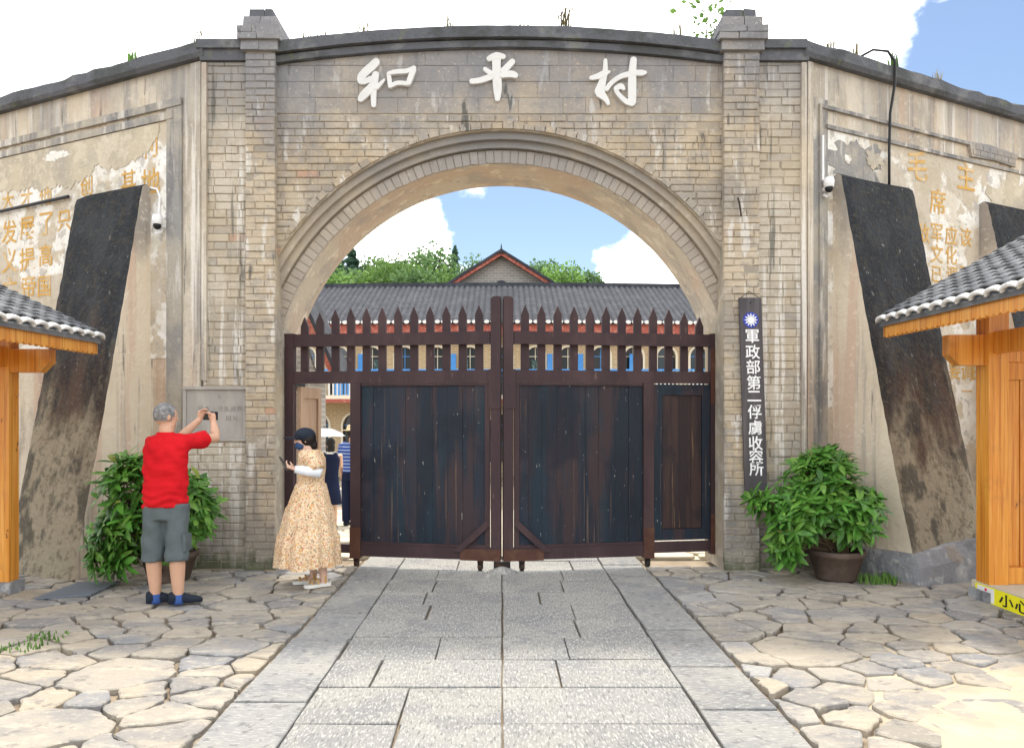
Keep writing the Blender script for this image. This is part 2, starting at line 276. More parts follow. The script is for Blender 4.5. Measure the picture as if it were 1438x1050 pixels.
M['plate'] = mat('blue_grey_metal_cover', (.16, .185, .22), [((.22, .24, .27), 3, .45, .65, one, .6), ((.1, .11, .13), 7, .55, .7, one, .5)], rough=.55, metal=.3)
M['leaf'] = mat('glossy_green_leaf', (.075, .21, .03), [((.13, .31, .045), 5, .45, .62, one, .65), ((.02, .075, .02), 7, .5, .65, one, .55)], rough=.4, island=.45, spec=.4, transl=.25, tint=[((.20, .38, .06), .22, .75), ((.33, .33, .06), .02, .7)])
M['stem'] = mat('shrub_stem', (.10, .07, .04), [((.06, .045, .03), 9, .45, .6, one, .7)], rough=.9)
M['pot'] = mat('dark_clay_pot', (.10, .07, .055), [((.16, .115, .09), 5, .45, .65, one, .7), ((.05, .04, .038), 3, .5, .7, one, .6)], rough=.75, bump=(40, .3, .004))
M['soil'] = mat('potting_soil', (.05, .035, .025), rough=1, bump=(50, .8, .01))
M['moss'] = mat('moss', (.07, .10, .03), [((.03, .04, .02), 12, .45, .6, one, .7)], rough=1, bump=(60, 1, .02))
M['weed'] = mat('weed_leaf', (.10, .20, .04), rough=.7, island=.4, transl=.3)
M['drygrass'] = mat('dry_grass_blade', (.17, .14, .06), rough=.8, island=.4, transl=.3)
M['treeleaf'] = mat('tree_foliage', (.11, .195, .075), [((.15, .25, .08), .5, .42, .6, one, .7), ((.07, .14, .06), .9, .5, .66, one, .5)], rough=.7, island=.4, transl=.3)  # greens paled: the haze over the far trees is put into the colour
M['darkleaf'] = mat('conifer_foliage', (.075, .15, .10), [((.09, .17, .10), .6, .45, .62, one, .6)], rough=.7, island=.4, transl=.2)  # lightened bluish green, distance haze mixed into the colour
M['lightleaf'] = mat('light_foliage', (.17, .29, .075), [((.08, .17, .03), .6, .45, .62, one, .6)], rough=.7, island=.35, transl=.35)  # hill haze lightens this colour too; the sapling shares it
M['bark'] = mat('bark', (.09, .07, .05), [((.05, .04, .03), 6, .45, .6, one, .7)], rough=.95)
M['hill'] = mat('hill_ground_cover', (.06, .12, .03), [((.09, .17, .04), .2, .45, .6, one, .7)], rough=.95, bump=(1.5, 1, .5))
M['backbrick'] = mat('yellow_courtyard_brick', (.47, .34, .19), [((.38, .29, .18), 1.5, .5, .68, one, .5)], rough=.9, brick=((.40, .30, .18), (.55, .46, .32), 1.0, .26, .085))
M['gablebrick'] = mat('grey_gable_brick', (.24, .225, .215), [], rough=.9, brick=((.31, .29, .26), (.4, .38, .35), 1.0, .26, .1))
M['trim'] = mat('cream_arch_trim', (.72, .66, .52), rough=.8)
M['glass'] = mat('dark_window_glass', (.012, .022, .032), rough=.12, spec=.6)
M['bluepaint'] = mat('blue_shutter_paint', (.06, .25, .62), [((.1, .32, .68), 2, .45, .6, one, .5)], rough=.5)
M['redfascia'] = mat('red_brown_fascia', (.34, .09, .065), [((.48, .2, .15), 8, .5, .6, one, .8)], rough=.7)
M['whitewall'] = mat('white_wall', (.68, .67, .64), [((.5, .5, .48), 1.5, .5, .7, one, .5)], rough=.9)
M['poster'] = mat('dark_notice_board', (.035, .075, .07), [((.3, .35, .32), 14, .55, .6, one, .8)], rough=.6)
M['skin'] = mat('skin', (.56, .33, .22), [((.62, .36, .25), 9, .45, .65, one, .5)], rough=.55, coord='obj')
M['paleskin'] = mat('pale_skin', (.66, .43, .32), [((.7, .42, .32), 9, .45, .65, one, .5)], rough=.55, coord='obj')
M['redcloth'] = mat('red_cotton', (.56, .012, .018), [((.44, .008, .014), 5, .46, .62, one, .6)], rough=.9, bump=(7, .5, .02), spec=.1)
M['greycloth'] = mat('grey_green_shorts', (.105, .125, .13), [((.075, .09, .095), 6, .48, .68, one, .6)], rough=.95, bump=(9, .5, .02), spec=.1)
M['navy'] = mat('navy_fabric', (.012, .018, .05), rough=.9, spec=.15)
M['bluesock'] = mat('blue_sock', (.04, .09, .28), rough=.95)
M['shoe'] = mat('navy_shoe', (.01, .016, .03), rough=.7)
M['greyhair'] = mat('short_grey_hair', (.17, .165, .165), [((.30, .29, .29), 40, .45, .6, one, .8), ((.08, .08, .08), 25, .5, .65, one, .6)], rough=.8, coord='obj', bump=(120, .6, .004))
M['blackhair'] = mat('black_hair', (.012, .01, .01), rough=.45)
M['phone'] = mat('black_phone', (.008, .008, .012), rough=.2, spec=.5)
M['floral'] = mat('cream_floral_cotton', (.72, .55, .36), [((.80, .66, .47), 6, .45, .6, one, .5), ((.60, .22, .13), 52, .54, .57, one, .8), ((.17, .15, .10), 70, .555, .585, one, .85), ((.66, .38, .10), 40, .57, .60, one, .7)], rough=.9, coord='obj', bump=(9, .4, .02), spec=.1)
M['whitesleeve'] = mat('white_arm_sleeve', (.74, .77, .82), rough=.8)
M['mask'] = mat('blue_face_mask', (.035, .075, .17), rough=.9)
M['tan'] = mat('tan_strap_leather', (.5, .3, .11), rough=.6)
M['sole'] = mat('white_rubber_sole', (.72, .7, .64), rough=.7)
M['umbrella'] = mat('pale_blue_umbrella', (.68, .76, .80), rough=.6, transl=.35)
M['bag'] = mat('grey_white_bag', (.62, .63, .63), rough=.7)
M['straw'] = mat('straw_hat', (.6, .48, .3), rough=.9)
M['yellow'] = mat('yellow_warning_vinyl', (.86, .78, .02), rough=.5)
M['red'] = mat('red_print', (.7, .02, .03), rough=.5)
M['black'] = mat('black_print', (.012, .012, .012), rough=.5)
M['white'] = mat('white_plastic', (.8, .8, .8), rough=.4)
M['cable'] = mat('black_cable', (.02, .022, .026), rough=.5)
M['courtstep'] = mat('pale_step', (.55, .49, .38), [((.45, .41, .33), 3, .45, .65, one, .6)], rough=.9)
def stripes():
    m = mat('blue_striped_shirt', (.03, .08, .38), rough=.9); nt = m.node_tree; N = nt.nodes; L = nt.links
    tc = N.new('ShaderNodeTexCoord'); w = N.new('ShaderNodeTexWave'); w.bands_direction = 'Z'; w.inputs['Scale'].default_value = 5.5
    L.new(tc.outputs['Object'], w.inputs[0]); cr = N.new('ShaderNodeValToRGB'); cr.color_ramp.elements[0].position = .72; cr.color_ramp.elements[1].position = .8
    cr.color_ramp.elements[0].color = (.03, .08, .36, 1); cr.color_ramp.elements[1].color = (.35, .42, .6, 1)
    L.new(w.outputs['Fac'], cr.inputs[0]); L.new(cr.outputs[0], N['Principled BSDF'].inputs['Base Color']); return m
M['stripe'] = stripes()

# ------------------------------------------------------------ ground, path, flagstones
def court_z(y):
    return 0 if y < 8.5 else (-.30 * (y - 8.5) / 4.3 if y < 12.8 else -.30 - .2 * min(1, (y - 12.8) / 12))
def ground():
    mb = MB(); ys = [-300, 2, 8.5, 10.5, 12.8, 24.8, 60, 1500]; n = len(ys)
    v = [(x, y, court_z(y) - .06) for y in ys for x in (-800, -9, 9, 800)]
    f = [(i * 4 + j, i * 4 + j + 1, i * 4 + j + 5, i * 4 + j + 4) for i in range(n - 1) for j in range(3)]
    mb.add(v, f); return structure(mb.build('ground', M['dirt']))
GROUND = ground()
def clip(poly, nx, ny, c):               # keep nx*x + ny*y <= c
    out = []
    for i, p in enumerate(poly):
        q = poly[(i + 1) % len(poly)]; a = nx * p[0] + ny * p[1] - c; b = nx * q[0] + ny * q[1] - c
        if a <= 0: out.append(p)
        if a * b < 0:
            t = a / (a - b); out.append((p[0] + (q[0] - p[0]) * t, p[1] + (q[1] - p[1]) * t))
    return out
def area(p): return abs(sum(p[i][0] * p[(i + 1) % len(p)][1] - p[(i + 1) % len(p)][0] * p[i][1] for i in range(len(p)))) / 2
def voronoi(x0, x1, y0, y1, rmin, rmax, gap, rg, tries=6000, stretch=1.0):
    seeds = []
    for _ in range(tries):
        x, y, r = rg.uniform(x0, x1), rg.uniform(y0, y1), rg.choice([rmin, rmin, (rmin + rmax) / 2, rmax])
        if all(((x - a) / stretch) ** 2 + (y - b) ** 2 > ((r + c) / 2) ** 2 for a, b, c in seeds): seeds.append((x, y, r))
    cells = []
    for (x, y, r) in seeds:
        poly = [(x0, y0), (x1, y0), (x1, y1), (x0, y1)]
        for (a, b, c) in seeds:
            dx, dy = a - x, b - y; d = math.hypot(dx, dy)
            if d < 1e-6 or d > 2.2: continue
            w = .5 + (r - c) / (2 * d) * .45
            g = gap * rg.uniform(.5, 1.6) / 2
            poly = clip(poly, dx / d, dy / d, (dx * (x + dx * w) + dy * (y + dy * w)) / d - g)
            if len(poly) < 3: break
        if len(poly) >= 3 and area(poly) > .012: cells.append(poly)
    return cells
def rough_outline(poly, rg, cut=.10, jit=.014):
    out = []
    for i, p in enumerate(poly):
        q = poly[(i + 1) % len(poly)]; L = math.hypot(q[0] - p[0], q[1] - p[1])
        if L < .02: continue
        c = min(cut, .022 / L); ts = [c, 1 - c] if L < .22 else [c, .2, .36, .52, .68, .84, 1 - c]
        for t in ts: out.append((p[0] + (q[0] - p[0]) * t + rg.uniform(-jit, jit), p[1] + (q[1] - p[1]) * t + rg.uniform(-jit, jit)))
    return out
def paver(name, poly, parent, material, rg, zf, lift=(.0, .012), tilt=.012, bevel=.012, thick=.05):
    cx = sum(p[0] for p in poly) / len(poly); cy = sum(p[1] for p in poly) / len(poly)
    n = len(poly); ta, tb = rg.uniform(-tilt, tilt), rg.uniform(-tilt, tilt); h = rg.uniform(*lift)
    def z(p, e=0): return zf(p[1]) + h + ta * (p[0] - cx) + tb * (p[1] - cy) - e
    ins = []
    for p in poly:
        d = math.hypot(p[0] - cx, p[1] - cy) or 1; k = max(.6, 1 - bevel / d); ins.append((cx + (p[0] - cx) * k, cy + (p[1] - cy) * k))
    v = [(p[0] - cx, p[1] - cy, z(p)) for p in ins] + [(p[0] - cx, p[1] - cy, z(p, bevel * rg.uniform(.4, .9))) for p in poly] + [(p[0] - cx, p[1] - cy, z(p, thick)) for p in poly]
    f = [tuple(range(n))] + [(i, i + n, (i + 1) % n + n, (i + 1) % n) for i in range(n)] + [(i + n, i + 2 * n, (i + 1) % n + 2 * n, (i + 1) % n + n) for i in range(n)]
    mb = MB(); mb.add(v, f); o = mb.build(name, material, parent); o.location = (cx, cy, 0); return o
def seen(x, y): return -50 < KX + F * x / y < 1490 and KY + F * 1.6 / y < 1110
def paving():
    rg = random.Random(21)
    mb = MB(); mb.add([(-1.54, 2.4, -.035), (1.54, 2.4, -.035), (1.54, 8.4, -.035), (-1.54, 8.4, -.035)], [(0, 1, 2, 3)])
    path = structure(mb.build('path', M['dirt']))
    y = 2.95
    edges = (-1.5, -1.08, 1.06, 1.5)
    row = 0
    while y < 8.2:                       # chiselled slabs, a centre joint in every row
        h = rg.uniform(.43, .52); g = .007
        for (a, b) in ((edges[1], .0), (.0, edges[2])):
            t = a + rg.uniform(.3, .75); xs = [a, t, b] if rg.random() < .8 else [a, b]
            for i in range(len(xs) - 1):
                q = [(xs[i] + g, y + g), (xs[i + 1] - g, y + g), (xs[i + 1] - g, y + h - g), (xs[i] + g, y + h - g)]
                q = [(px + rg.uniform(-.006, .006), py + rg.uniform(-.006, .006)) for px, py in q]
                paver('path_slab', q, path, M['slab'], rg, lambda y: 0, (.0, .006), .004, .006)
        y += h
    for (a, b) in ((edges[0], edges[1]), (edges[2], edges[3])):
        y = 2.9 + rg.random() * .2
        while y < 8.25:
            h = rg.uniform(.38, .85); g = .009
            q = [(a + g, y + g), (b - g, y + g), (b - g, y + h - g), (a + g, y + h - g)]
            q = [(px + rg.uniform(-.009, .009), py + rg.uniform(-.009, .009)) for px, py in q]
            paver('border_slab', q, path, M['border'], rg, lambda y: 0, (.0, .010), .006, .008); y += h
    mb = MB(); mb.add([(-6.2, 2.6, -.04), (-1.56, 2.6, -.04), (-1.56, 8.4, -.04), (-6.2, 8.4, -.04)], [(0, 1, 2, 3)])
    mb.add([(1.56, 2.6, -.04), (6.4, 2.6, -.04), (6.4, 8.4, -.04), (1.56, 8.4, -.04)], [(0, 1, 2, 3)])
    pav = structure(mb.build('pavement', M['dirt']))
    for (x0, x1, y1) in ((-5.6, -1.53, 7.9), (1.53, 6.2, 7.9)):
        for c in voronoi(x0, x1, 2.9, y1, .19, .54, .026, rg, stretch=1.3, tries=9000):
            cx = sum(p[0] for p in c) / len(c); cy = sum(p[1] for p in c) / len(c)
            if not seen(cx, cy): continue
            c = rough_outline(c, rg)
            if len(c) >= 4: paver('paving_stone', c, pav, M['flag'], rg, lambda y: 0, (-.006, .016), .022, .010)
    mb = MB(); ys = (8.4, 8.5, 12.8, 15.5); v = [(x, y, court_z(y) - .03) for y in ys for x in (-5, 4)]
    mb.add(v, [(i * 2, i * 2 + 1, i * 2 + 3, i * 2 + 2) for i in range(3)])
    court = structure(mb.build('courtyard', M['courtstep']))
    for c in voronoi(-4.6, 3.2, 8.42, 15.2, .42, .85, .05, rg, 3000):
        cx = sum(p[0] for p in c) / len(c); cy = sum(p[1] for p in c) / len(c)
        if cy > 9.3 and not (380 < KX + F * cx / cy < 520): continue
        c = rough_outline(c, rg)
        if len(c) >= 4: paver('paving_stone', c, court, M['courtstep'], rg, court_z, (.0, .012), .01, .012)
    # sand washed over the stones at the lower right
    mb = MB(); nx, ny = 46, 40; v = []
    from mathutils import noise
    for j in range(ny + 1):
        for i in range(nx + 1):
            x = 1.75 + 3.4 * i / nx; yy = 2.8 + 3.0 * j / ny
            e = min((x - 1.75) / .5, (5.15 - x) / .5, (5.8 - yy) / .6, 1)
            side = max(-1.2, min(1.0, (x - (1.55 + (yy - 3.6) * 1.15)) * 1.3))   # sand lies right of a slanting line
            z = -.004 + .02 * noise.noise(Vector((x * 2.4, yy * 2.4, .3))) + .006 * noise.noise(Vector((x * 9, yy * 9, 2))) + .016 * side - .05 * max(0, 1 - e)
            v.append((x, yy, z))
    mb.add(v, [(j * (nx + 1) + i, j * (nx + 1) + i + 1, (j + 1) * (nx + 1) + i + 1, (j + 1) * (nx + 1) + i) for j in range(ny) for i in range(nx)])
    structure(mb.build('sand_patch', M['sand'], smooth=True))
    o = MB().hexa([P(58, 842, 0) if 0 else Vector(q) for q in [(-4.02, 6.42, .014), (-3.60, 6.55, .014), (-3.98, 7.04, .014), (-3.62, 7.08, .014), (-4.02, 6.42, .028), (-3.60, 6.55, .028), (-3.98, 7.04, .028), (-3.62, 7.08, .028)]]).build('drain_cover', M['plate'])
    tag(o, 'flat blue-grey metal cover plate lying at the foot of the left buttress', 'cover plate')
paving()

# ------------------------------------------------------------ the gateway
ZC, RI, R1, R2, R3 = 1.82, 2.42, 2.57, 2.64, 2.71
YF, YB = 7.70, 8.65
GATE = thing('gateway', 'tall grey brick gateway with a round arch, two capped pillars and white brush lettering', 'gateway', (0, 8, 0))
def top_z(x): return 5.36 - .18 * (x / 2.45) ** 2       # underside of the coping over the arch
def arc(r, a0, a1, n): return [(r * math.cos(a0 + (a1 - a0) * i / n), ZC + r * math.sin(a0 + (a1 - a0) * i / n)) for i in range(n + 1)]
def ring_poly(r0, r1, n=56): return arc(r1, 0, math.pi, n) + [(-r1, 0), (-r0, 0)] + arc(r0, math.pi, 0, n) + [(r0, 0), (r1, 0)]
def gateway():
    n = 56
    outer = [(2.62, 0), (2.62, top_z(2.62))] + [(x / 10, top_z(x / 10)) for x in range(25, -26, -1)] + [(-2.62, top_z(2.62)), (-2.62, 0), (-R3, 0)]
    # wall core: everything outside the outermost ring, as quads between ring and outline
    mb = MB()
    ang = [math.pi * i / n for i in range(n + 1)]
    def outl(a):
        c, s_ = math.cos(a), math.sin(a); t = 2.75 / max(abs(c), 1e-6)
        zz = 1e9
        for _ in range(30):
            pass
        # march to the top line
        lo, hi = 0, 6
        for _ in range(40):
            m = (lo + hi) / 2
            if ZC + m * s_ < top_z(max(-2.62, min(2.62, m * c))) : lo = m
            else: hi = m
        return min(t, lo)
    fr = [(R3 * math.cos(a), ZC + R3 * math.sin(a)) for a in ang]; fo = [(outl(a) * math.cos(a), ZC + outl(a) * math.sin(a)) for a in ang]
    YC = YF + .013
    v = [(x, YC, z) for x, z in fr] + [(x, YC, z) for x, z in fo] + [(x, YB, z) for x, z in fr] + [(x, YB, z) for x, z in fo]; k = n + 1
    f = []
    for i in range(n):
        f += [(i, i + 1, k + i + 1, k + i), (2 * k + i, 3 * k + i, 3 * k + i + 1, 2 * k + i + 1), (k + i, k + i + 1, 3 * k + i + 1, 3 * k + i), (i, 2 * k + i, 2 * k + i + 1, i + 1)]
    mb.add(v, f)
    core = mb.build('wall_core', M['mortar'], GATE)
    for (r0, r1, y0) in ((R2, R3, YF + .06), (R1, R2, YF + .12)):
        MB().xz(ring_poly(r0, r1), y0, YB - .01).build('arch_moulding', M['ring'], GATE)
    MB().xz(ring_poly(RI, R1 - .002), YF + .19, YB + .004).build('arch_soffit', M['soffit'], GATE)
    rg = random.Random(5)
    nv = 92
    for i in range(nv):                     # radial brick course of the arch
        a0, a1 = math.pi * (i + .035) / nv, math.pi * (i + .965) / nv
        jr = rg.uniform(-.008, .004); y0 = YF + .168 + rg.uniform(-.006, .008)
        q = [(r * math.cos(a), ZC + r * math.sin(a)) for r, a in ((RI + .004 + max(0, jr), a0), (R1 - .012, a0), (R1 - .012, a1), (RI + .004 + max(0, -jr), a1))]
        MB().xz(q, y0, YF + .188).build('voussoir', M['voussoir'], GATE)
    # broken shallow brick rim above the mouldings
    for i in range(58):
        a0 = math.pi * (.13 + .74 * i / 58); a1 = a0 + math.pi * .74 / 58 * .9
        if rg.random() < .3: continue
        r0 = R3 + .012; r1 = r0 + rg.uniform(.05, .085)
        q = [(r * math.cos(a), ZC + r * math.sin(a)) for r, a in ((r0, a0), (r1, a0), (r1, a1), (r0, a1))]
        if max(abs(p[0]) for p in q) > 2.26: continue
        MB().xz(q, YF - .010 - rg.random() * .008, YF + .035).build('rim_brick', M['brick'], GATE)
    return core
CORE = gateway()
BRICKS = []          # (poly in xz, y of the face, material key)
def lay(x0, x1, z0, z1, yf, L, H, j, key, rg, circ=None, topf=None):
    z = z0; row = 0
    while z < z1 - .02:
        h = min(H, z1 - z); x = x0 - (L + j) * ((row % 2) * .5 + rg.uniform(0, .12))
        while x < x1:
            l = L * rg.uniform(.86, 1.1) if rg.random() > .22 else L * .5
            a, b = max(x, x0), min(x + l, x1)
            if b - a > .03:
                q = [(a, z), (b, z), (b, z + h - j), (a, z + h - j)]
                if circ:
                    cx, cz = (a + b) / 2, z + h / 2; d = math.hypot(cx, cz - ZC)
                    if d < circ - .2: q = []
                    elif d < circ + .3: q = clip(q, -cx / d, -(cz - ZC) / d, -circ - (cz - ZC) / d * ZC)
                if topf and len(q) > 2:
                    q = [(px, min(pz, topf(px) - .004)) for px, pz in q]
                    if max(p[1] for p in q) - min(p[1] for p in q) < .02: q = []
                if len(q) > 2 and area(q) > .0015:
                    if key == 'brick' and rg.random() < .02: pass
                    else: BRICKS.append((q, yf, key, L, h - j))
            x += l + j
        z += H; row += 1
rb = random.Random(11)
lay(-2.36, 2.32, 2.6, 4.70, YF, .25, .072, .006, 'brick', rb, circ=R3 + .012)
lay(-2.36, 2.32, 4.70, 5.37, YF + .004, .46, .165, .003, 'brick', rb, topf=top_z)
YP = YF - .10         # pillar face
YQ = YF - .02         # pier face
PX = ((-2.61, -2.31), (2.26, 2.62)); QX = ((-3.07, -2.62), (2.63, 3.11))
for (a, b) in PX: lay(a, b, .02, 5.28, YP, .22, .072, .006, 'brick', rb)
for side, (a, b) in enumerate(QX):
    if side == 0:
        lay(a - .16, b, .02, 1.32, YQ, .25, .078, .007, 'pier', rb); lay(a, b, 1.90, 5.22, YQ, .25, .082, .005, 'pier', rb)
    else: lay(a, b, .02, 5.22, YQ, .25, .082, .005, 'pier', rb)
def place_bricks():
    rg = random.Random(3)
    def sig(q): return len(q) == 4 and abs(q[0][1] - q[1][1]) < 1e-6 and abs(q[2][1] - q[3][1]) < 1e-6 and abs(q[0][0] - q[3][0]) < 1e-6
    full = [(area(b[0]) / b[1] ** 2, i) for i, b in enumerate(BRICKS) if sig(b[0]) and (b[0][1][0] - b[0][0][0]) > .14 and b[3] < .3]
    blocks = [i for i, b in enumerate(BRICKS) if b[3] > .3]
    full.sort(reverse=True); single = set(i for _, i in full[:290 - len(blocks)]) | set(blocks)
    cache = {}
    def brick_geo(q, y0, depth, ch):
        cx = sum(p[0] for p in q) / len(q); cz = sum(p[1] for p in q) / len(q); n = len(q)
        ins = []
        for p in q:
            ins.append((p[0] + (ch if p[0] < cx else -ch) + rg.uniform(-.002, .002), p[1] + (ch if p[1] < cz else -ch) + rg.uniform(-.002, .002)))
        v = [(p[0], y0 + rg.uniform(-.003, .003), p[1]) for p in ins] + [(p[0], y0 + ch, p[1]) for p in q] + [(p[0], y0 + depth, p[1]) for p in q]
        f = [tuple(range(n))] + [(i, i + n, (i + 1) % n + n, (i + 1) % n) for i in range(n)] + [(i + n, i + 2 * n, (i + 1) % n + 2 * n, (i + 1) % n + n) for i in range(n)]
        return v, f
    rest = {'brick': MB(), 'pier': MB()}
    for i, (q, yf, key, L, h) in enumerate(BRICKS):
        y = yf + (rg.uniform(-.005, .007) if L < .3 else rg.uniform(-.002, .002)); ch = .006 if L < .3 else .002
        if i in single:
            cx = sum(p[0] for p in q) / len(q); cz = sum(p[1] for p in q) / len(q)
            if L > .3 or not sig(q):
                v, f = brick_geo([(p[0] - cx, p[1] - cz) for p in q], 0, .05, ch); me = MB().add(v, f).mesh('brick', M[key])
            else:
                w = round((q[1][0] - q[0][0]) / .02) * .02; ck = (key, w, round(h, 3), rg.randrange(3))
                if ck not in cache:
                    w_ = w - .004; v, f = brick_geo([(-w_ / 2, -h / 2), (w_ / 2, -h / 2), (w_ / 2, h / 2), (-w_ / 2, h / 2)], 0, .05, ch)
                    cache[ck] = MB().add(v, f).mesh('brick', M[key])
                me = cache[ck]
            obj('stone_block' if L > .3 else 'brick', me, GATE, loc=(cx, y, cz))
        else:
            v, f = brick_geo(q, y, .05, ch); rest[key].add(v, f)
    stuff(rest['brick'].build('brick_facing', M['brick'], GATE)); stuff(rest['pier'].build('pier_brick_facing', M['pier'], GATE))
place_bricks()
def pillars():
    rg = random.Random(9)
    for (a, b) in PX:
        c = (a + b) / 2
        pl = MB().box(a + .006, b - .006, YP + .012, YB - .3, 0, 5.32).build('pillar', M['mortar'], GATE)
        z = 5.29
        for k, (w, h) in enumerate(((.035, .10), (.065, .14), (.02, .11), (-.03, .10))):     # corbelled cap
            x0, x1 = a - w, b + w; y0, y1 = YP - w, YB - .3 + w; xm = x0 + (x1 - x0) * rg.uniform(.35, .65); rows = 2 if h > .12 else 1
            for r_ in range(rows):
                for (u0, u1) in ((x0, xm - .003), (xm + .003, x1)):
                    j_ = lambda s=.008: rg.uniform(-s, s); za, zz = z + h * r_ / rows + .002, z + h * (r_ + 1) / rows
                    MB().hexa([Vector(q) for q in [(u0 + j_(), y0 + j_(), za), (u1 + j_(.003), y0 + j_(), za), (u0, y1, za), (u1, y1, za), (u0 + j_(), y0 + abs(j_()) , zz + j_(.004)), (u1 + j_(.003), y0 + abs(j_()), zz + j_(.004)), (u0, y1, zz), (u1, y1, zz)]]).build('cap_brick', M['brick'] if k < 3 else M['coping'], pl)
                xm = x0 + (x1 - x0) * rg.uniform(.3, .7)
            MB().box(x0 + .02, x1 - .02, y0 + .02, y1 - .02, z, z + h - .004).build('cap_core', M['mortar'], pl); z += h - .001
    for s, (a, b) in enumerate(QX):
        e = (-.25 if s == 0 else .02)
        MB().box(a + .004, b - .004, YQ + .012, YB - .1, 0, 5.26).build('pier', M['mortar'], GATE)
        MB().box(a - .02, b + (.0 if s == 0 else .03), YQ - .04, YB - .08, 5.22, 5.33).box(a - .045, b, YQ - .075, YB - .06, 5.331, 5.42).build('pier_coping', M['coping'], GATE)
        xs = (a - .005, a + .045) if s == 0 else (b - .045, b + .005)
        MB().box(xs[0], xs[1], YQ - .035, YQ + .01, (1.95 if s == 0 else .3), 5.2).build('corner_strip', M['plaster'], GATE)
    # left block behind the tablet and the widened brick base
    MB().box(-3.235, -2.62, YQ + .013, YB - .1, 0, 1.34).build('base_block', M['mortar'], GATE)
    # coping over the arch, two tiers following the flat curve
    for (dz0, dz1, ov) in ((.0, .085, .05), (.086, .215, .09)):
        mb = MB(); n = 40; v = []
        for i in range(n + 1):
            x = -2.34 + 4.62 * i / n; t = top_z(x); w = rg.uniform(-.006, .006)
            v += [(x, YF - ov + w, t + dz0), (x, YF - ov + w, t + dz1 - .015 + w), (x, YF - ov + .03, t + dz1 + w), (x, YB + ov, t + dz1), (x, YB + ov, t + dz0)]
        f = [(i * 5 + j, i * 5 + (j + 1) % 5, i * 5 + 5 + (j + 1) % 5, i * 5 + 5 + j) for i in range(n) for j in range(5)] + [(0, 1, 2, 3, 4), tuple(n * 5 + j for j in (4, 3, 2, 1, 0))]
        mb.add(v, f).build('arch_coping', M['coping'], GATE)
    # plaster remains on the piers and the pillar foot
    def patch(cx, cz, rx, rz, y, key):
        n = 18; poly = [(cx + rx * math.cos(2 * math.pi * i / n) * rg.uniform(.65, 1.15), cz + rz * math.sin(2 * math.pi * i / n) * rg.uniform(.65, 1.15)) for i in range(n)]
        MB().xz(poly, y - .012, y + .02).build('plaster_patch', M[key], GATE)
    # bent iron hook on the right pillar
    MB().tube([P(1036, 278, YP - .03), P(1038, 283, YP - .06), P(1041, 304, YP - .05)], .009, 6).build('iron_hook', M['iron'], GATE)
pillars()
STROKES = {480: [[(470, 270, 50), (400, 340, 55), (330, 400, 55), (270, 470, 52), (262, 530, 45), (300, 555, 22)], [(460, 440, 46), (440, 550, 46), (430, 700, 38), (432, 855, 32)],
                 [(450, 560, 50), (370, 650, 55), (290, 730, 52), (255, 775, 40)], [(300, 545, 35), (400, 505, 42)], [(475, 625, 25), (540, 553, 22), (578, 512, 11)],
                 [(635, 440, 28), (655, 605, 30)], [(655, 600, 28), (760, 560, 28), (895, 572, 28)], [(635, 432, 22), (740, 412, 30), (880, 402, 30), (975, 358, 28)], [(965, 385, 40), (900, 560, 34)]],
           640: [[(545, 205, 68), (545, 300, 56), (550, 450, 60), (560, 620, 58), (560, 770, 34)], [(445, 235, 36), (540, 190, 42), (640, 205, 34)], [(215, 535, 36), (330, 522, 38), (480, 470, 40)],
                 [(390, 372, 26), (470, 430, 35)], [(760, 272, 38), (640, 400, 45)], [(620, 458, 35), (740, 440, 44), (800, 460, 38)]],
           800: [[(475, 250, 24), (470, 400, 36), (430, 550, 50), (400, 670, 72)], [(400, 690, 60), (480, 770, 36), (512, 835, 22)], [(282, 490, 28), (370, 470, 38), (460, 430, 40), (528, 408, 16)],
                 [(490, 640, 30), (560, 550, 30), (680, 470, 32), (800, 440, 40)], [(850, 245, 42), (835, 400, 50), (830, 600, 55), (830, 815, 52)], [(850, 425, 35), (960, 425, 38), (1008, 420, 22)],
                 [(830, 830, 42), (740, 800, 34), (640, 700, 28), (612, 640, 28)], [(612, 635, 32), (680, 605, 38), (715, 640, 24)]]}
def stroke_poly(pts):
    L_, R_ = [], []
    for i, (x, y, w) in enumerate(pts):
        a = pts[max(0, i - 1)]; b = pts[min(len(pts) - 1, i + 1)]; d = math.hypot(b[0] - a[0], b[1] - a[1]); nx, ny = -(b[1] - a[1]) / d, (b[0] - a[0]) / d
        L_.append((x + nx * w, y + ny * w)); R_.append((x - nx * w, y - ny * w))
    def endcap(p, q, w, l0, r0):
        d = math.hypot(p[0] - q[0], p[1] - q[1]); ux, uy = (p[0] - q[0]) / d, (p[1] - q[1]) / d
        return [(p[0] + ux * w * .62 + (l0[0] - p[0]) * .72, p[1] + uy * w * .62 + (l0[1] - p[1]) * .72), (p[0] + ux * w * .9, p[1] + uy * w * .9), (p[0] + ux * w * .62 + (r0[0] - p[0]) * .72, p[1] + uy * w * .62 + (r0[1] - p[1]) * .72)]
    return L_ + endcap(pts[-1], pts[-2], pts[-1][2], L_[-1], R_[-1]) + R_[::-1] + endcap(pts[0], pts[1], pts[0][2], R_[0], L_[0])
def smooth_pts(pts):
    out = []
    for i in range(len(pts) - 1):
        p0, p1, p2, p3 = pts[max(0, i - 1)], pts[i], pts[i + 1], pts[min(len(pts) - 1, i + 2)]
        for t in (0, .33, .67):
            out.append(tuple(.5 * (2 * p1[k] + (p2[k] - p0[k]) * t + (2 * p0[k] - 5 * p1[k] + 4 * p2[k] - p3[k]) * t * t + (3 * p1[k] - p0[k] - 3 * p2[k] + p3[k]) * t ** 3) for k in range(3)))
    return out + [pts[-1]]
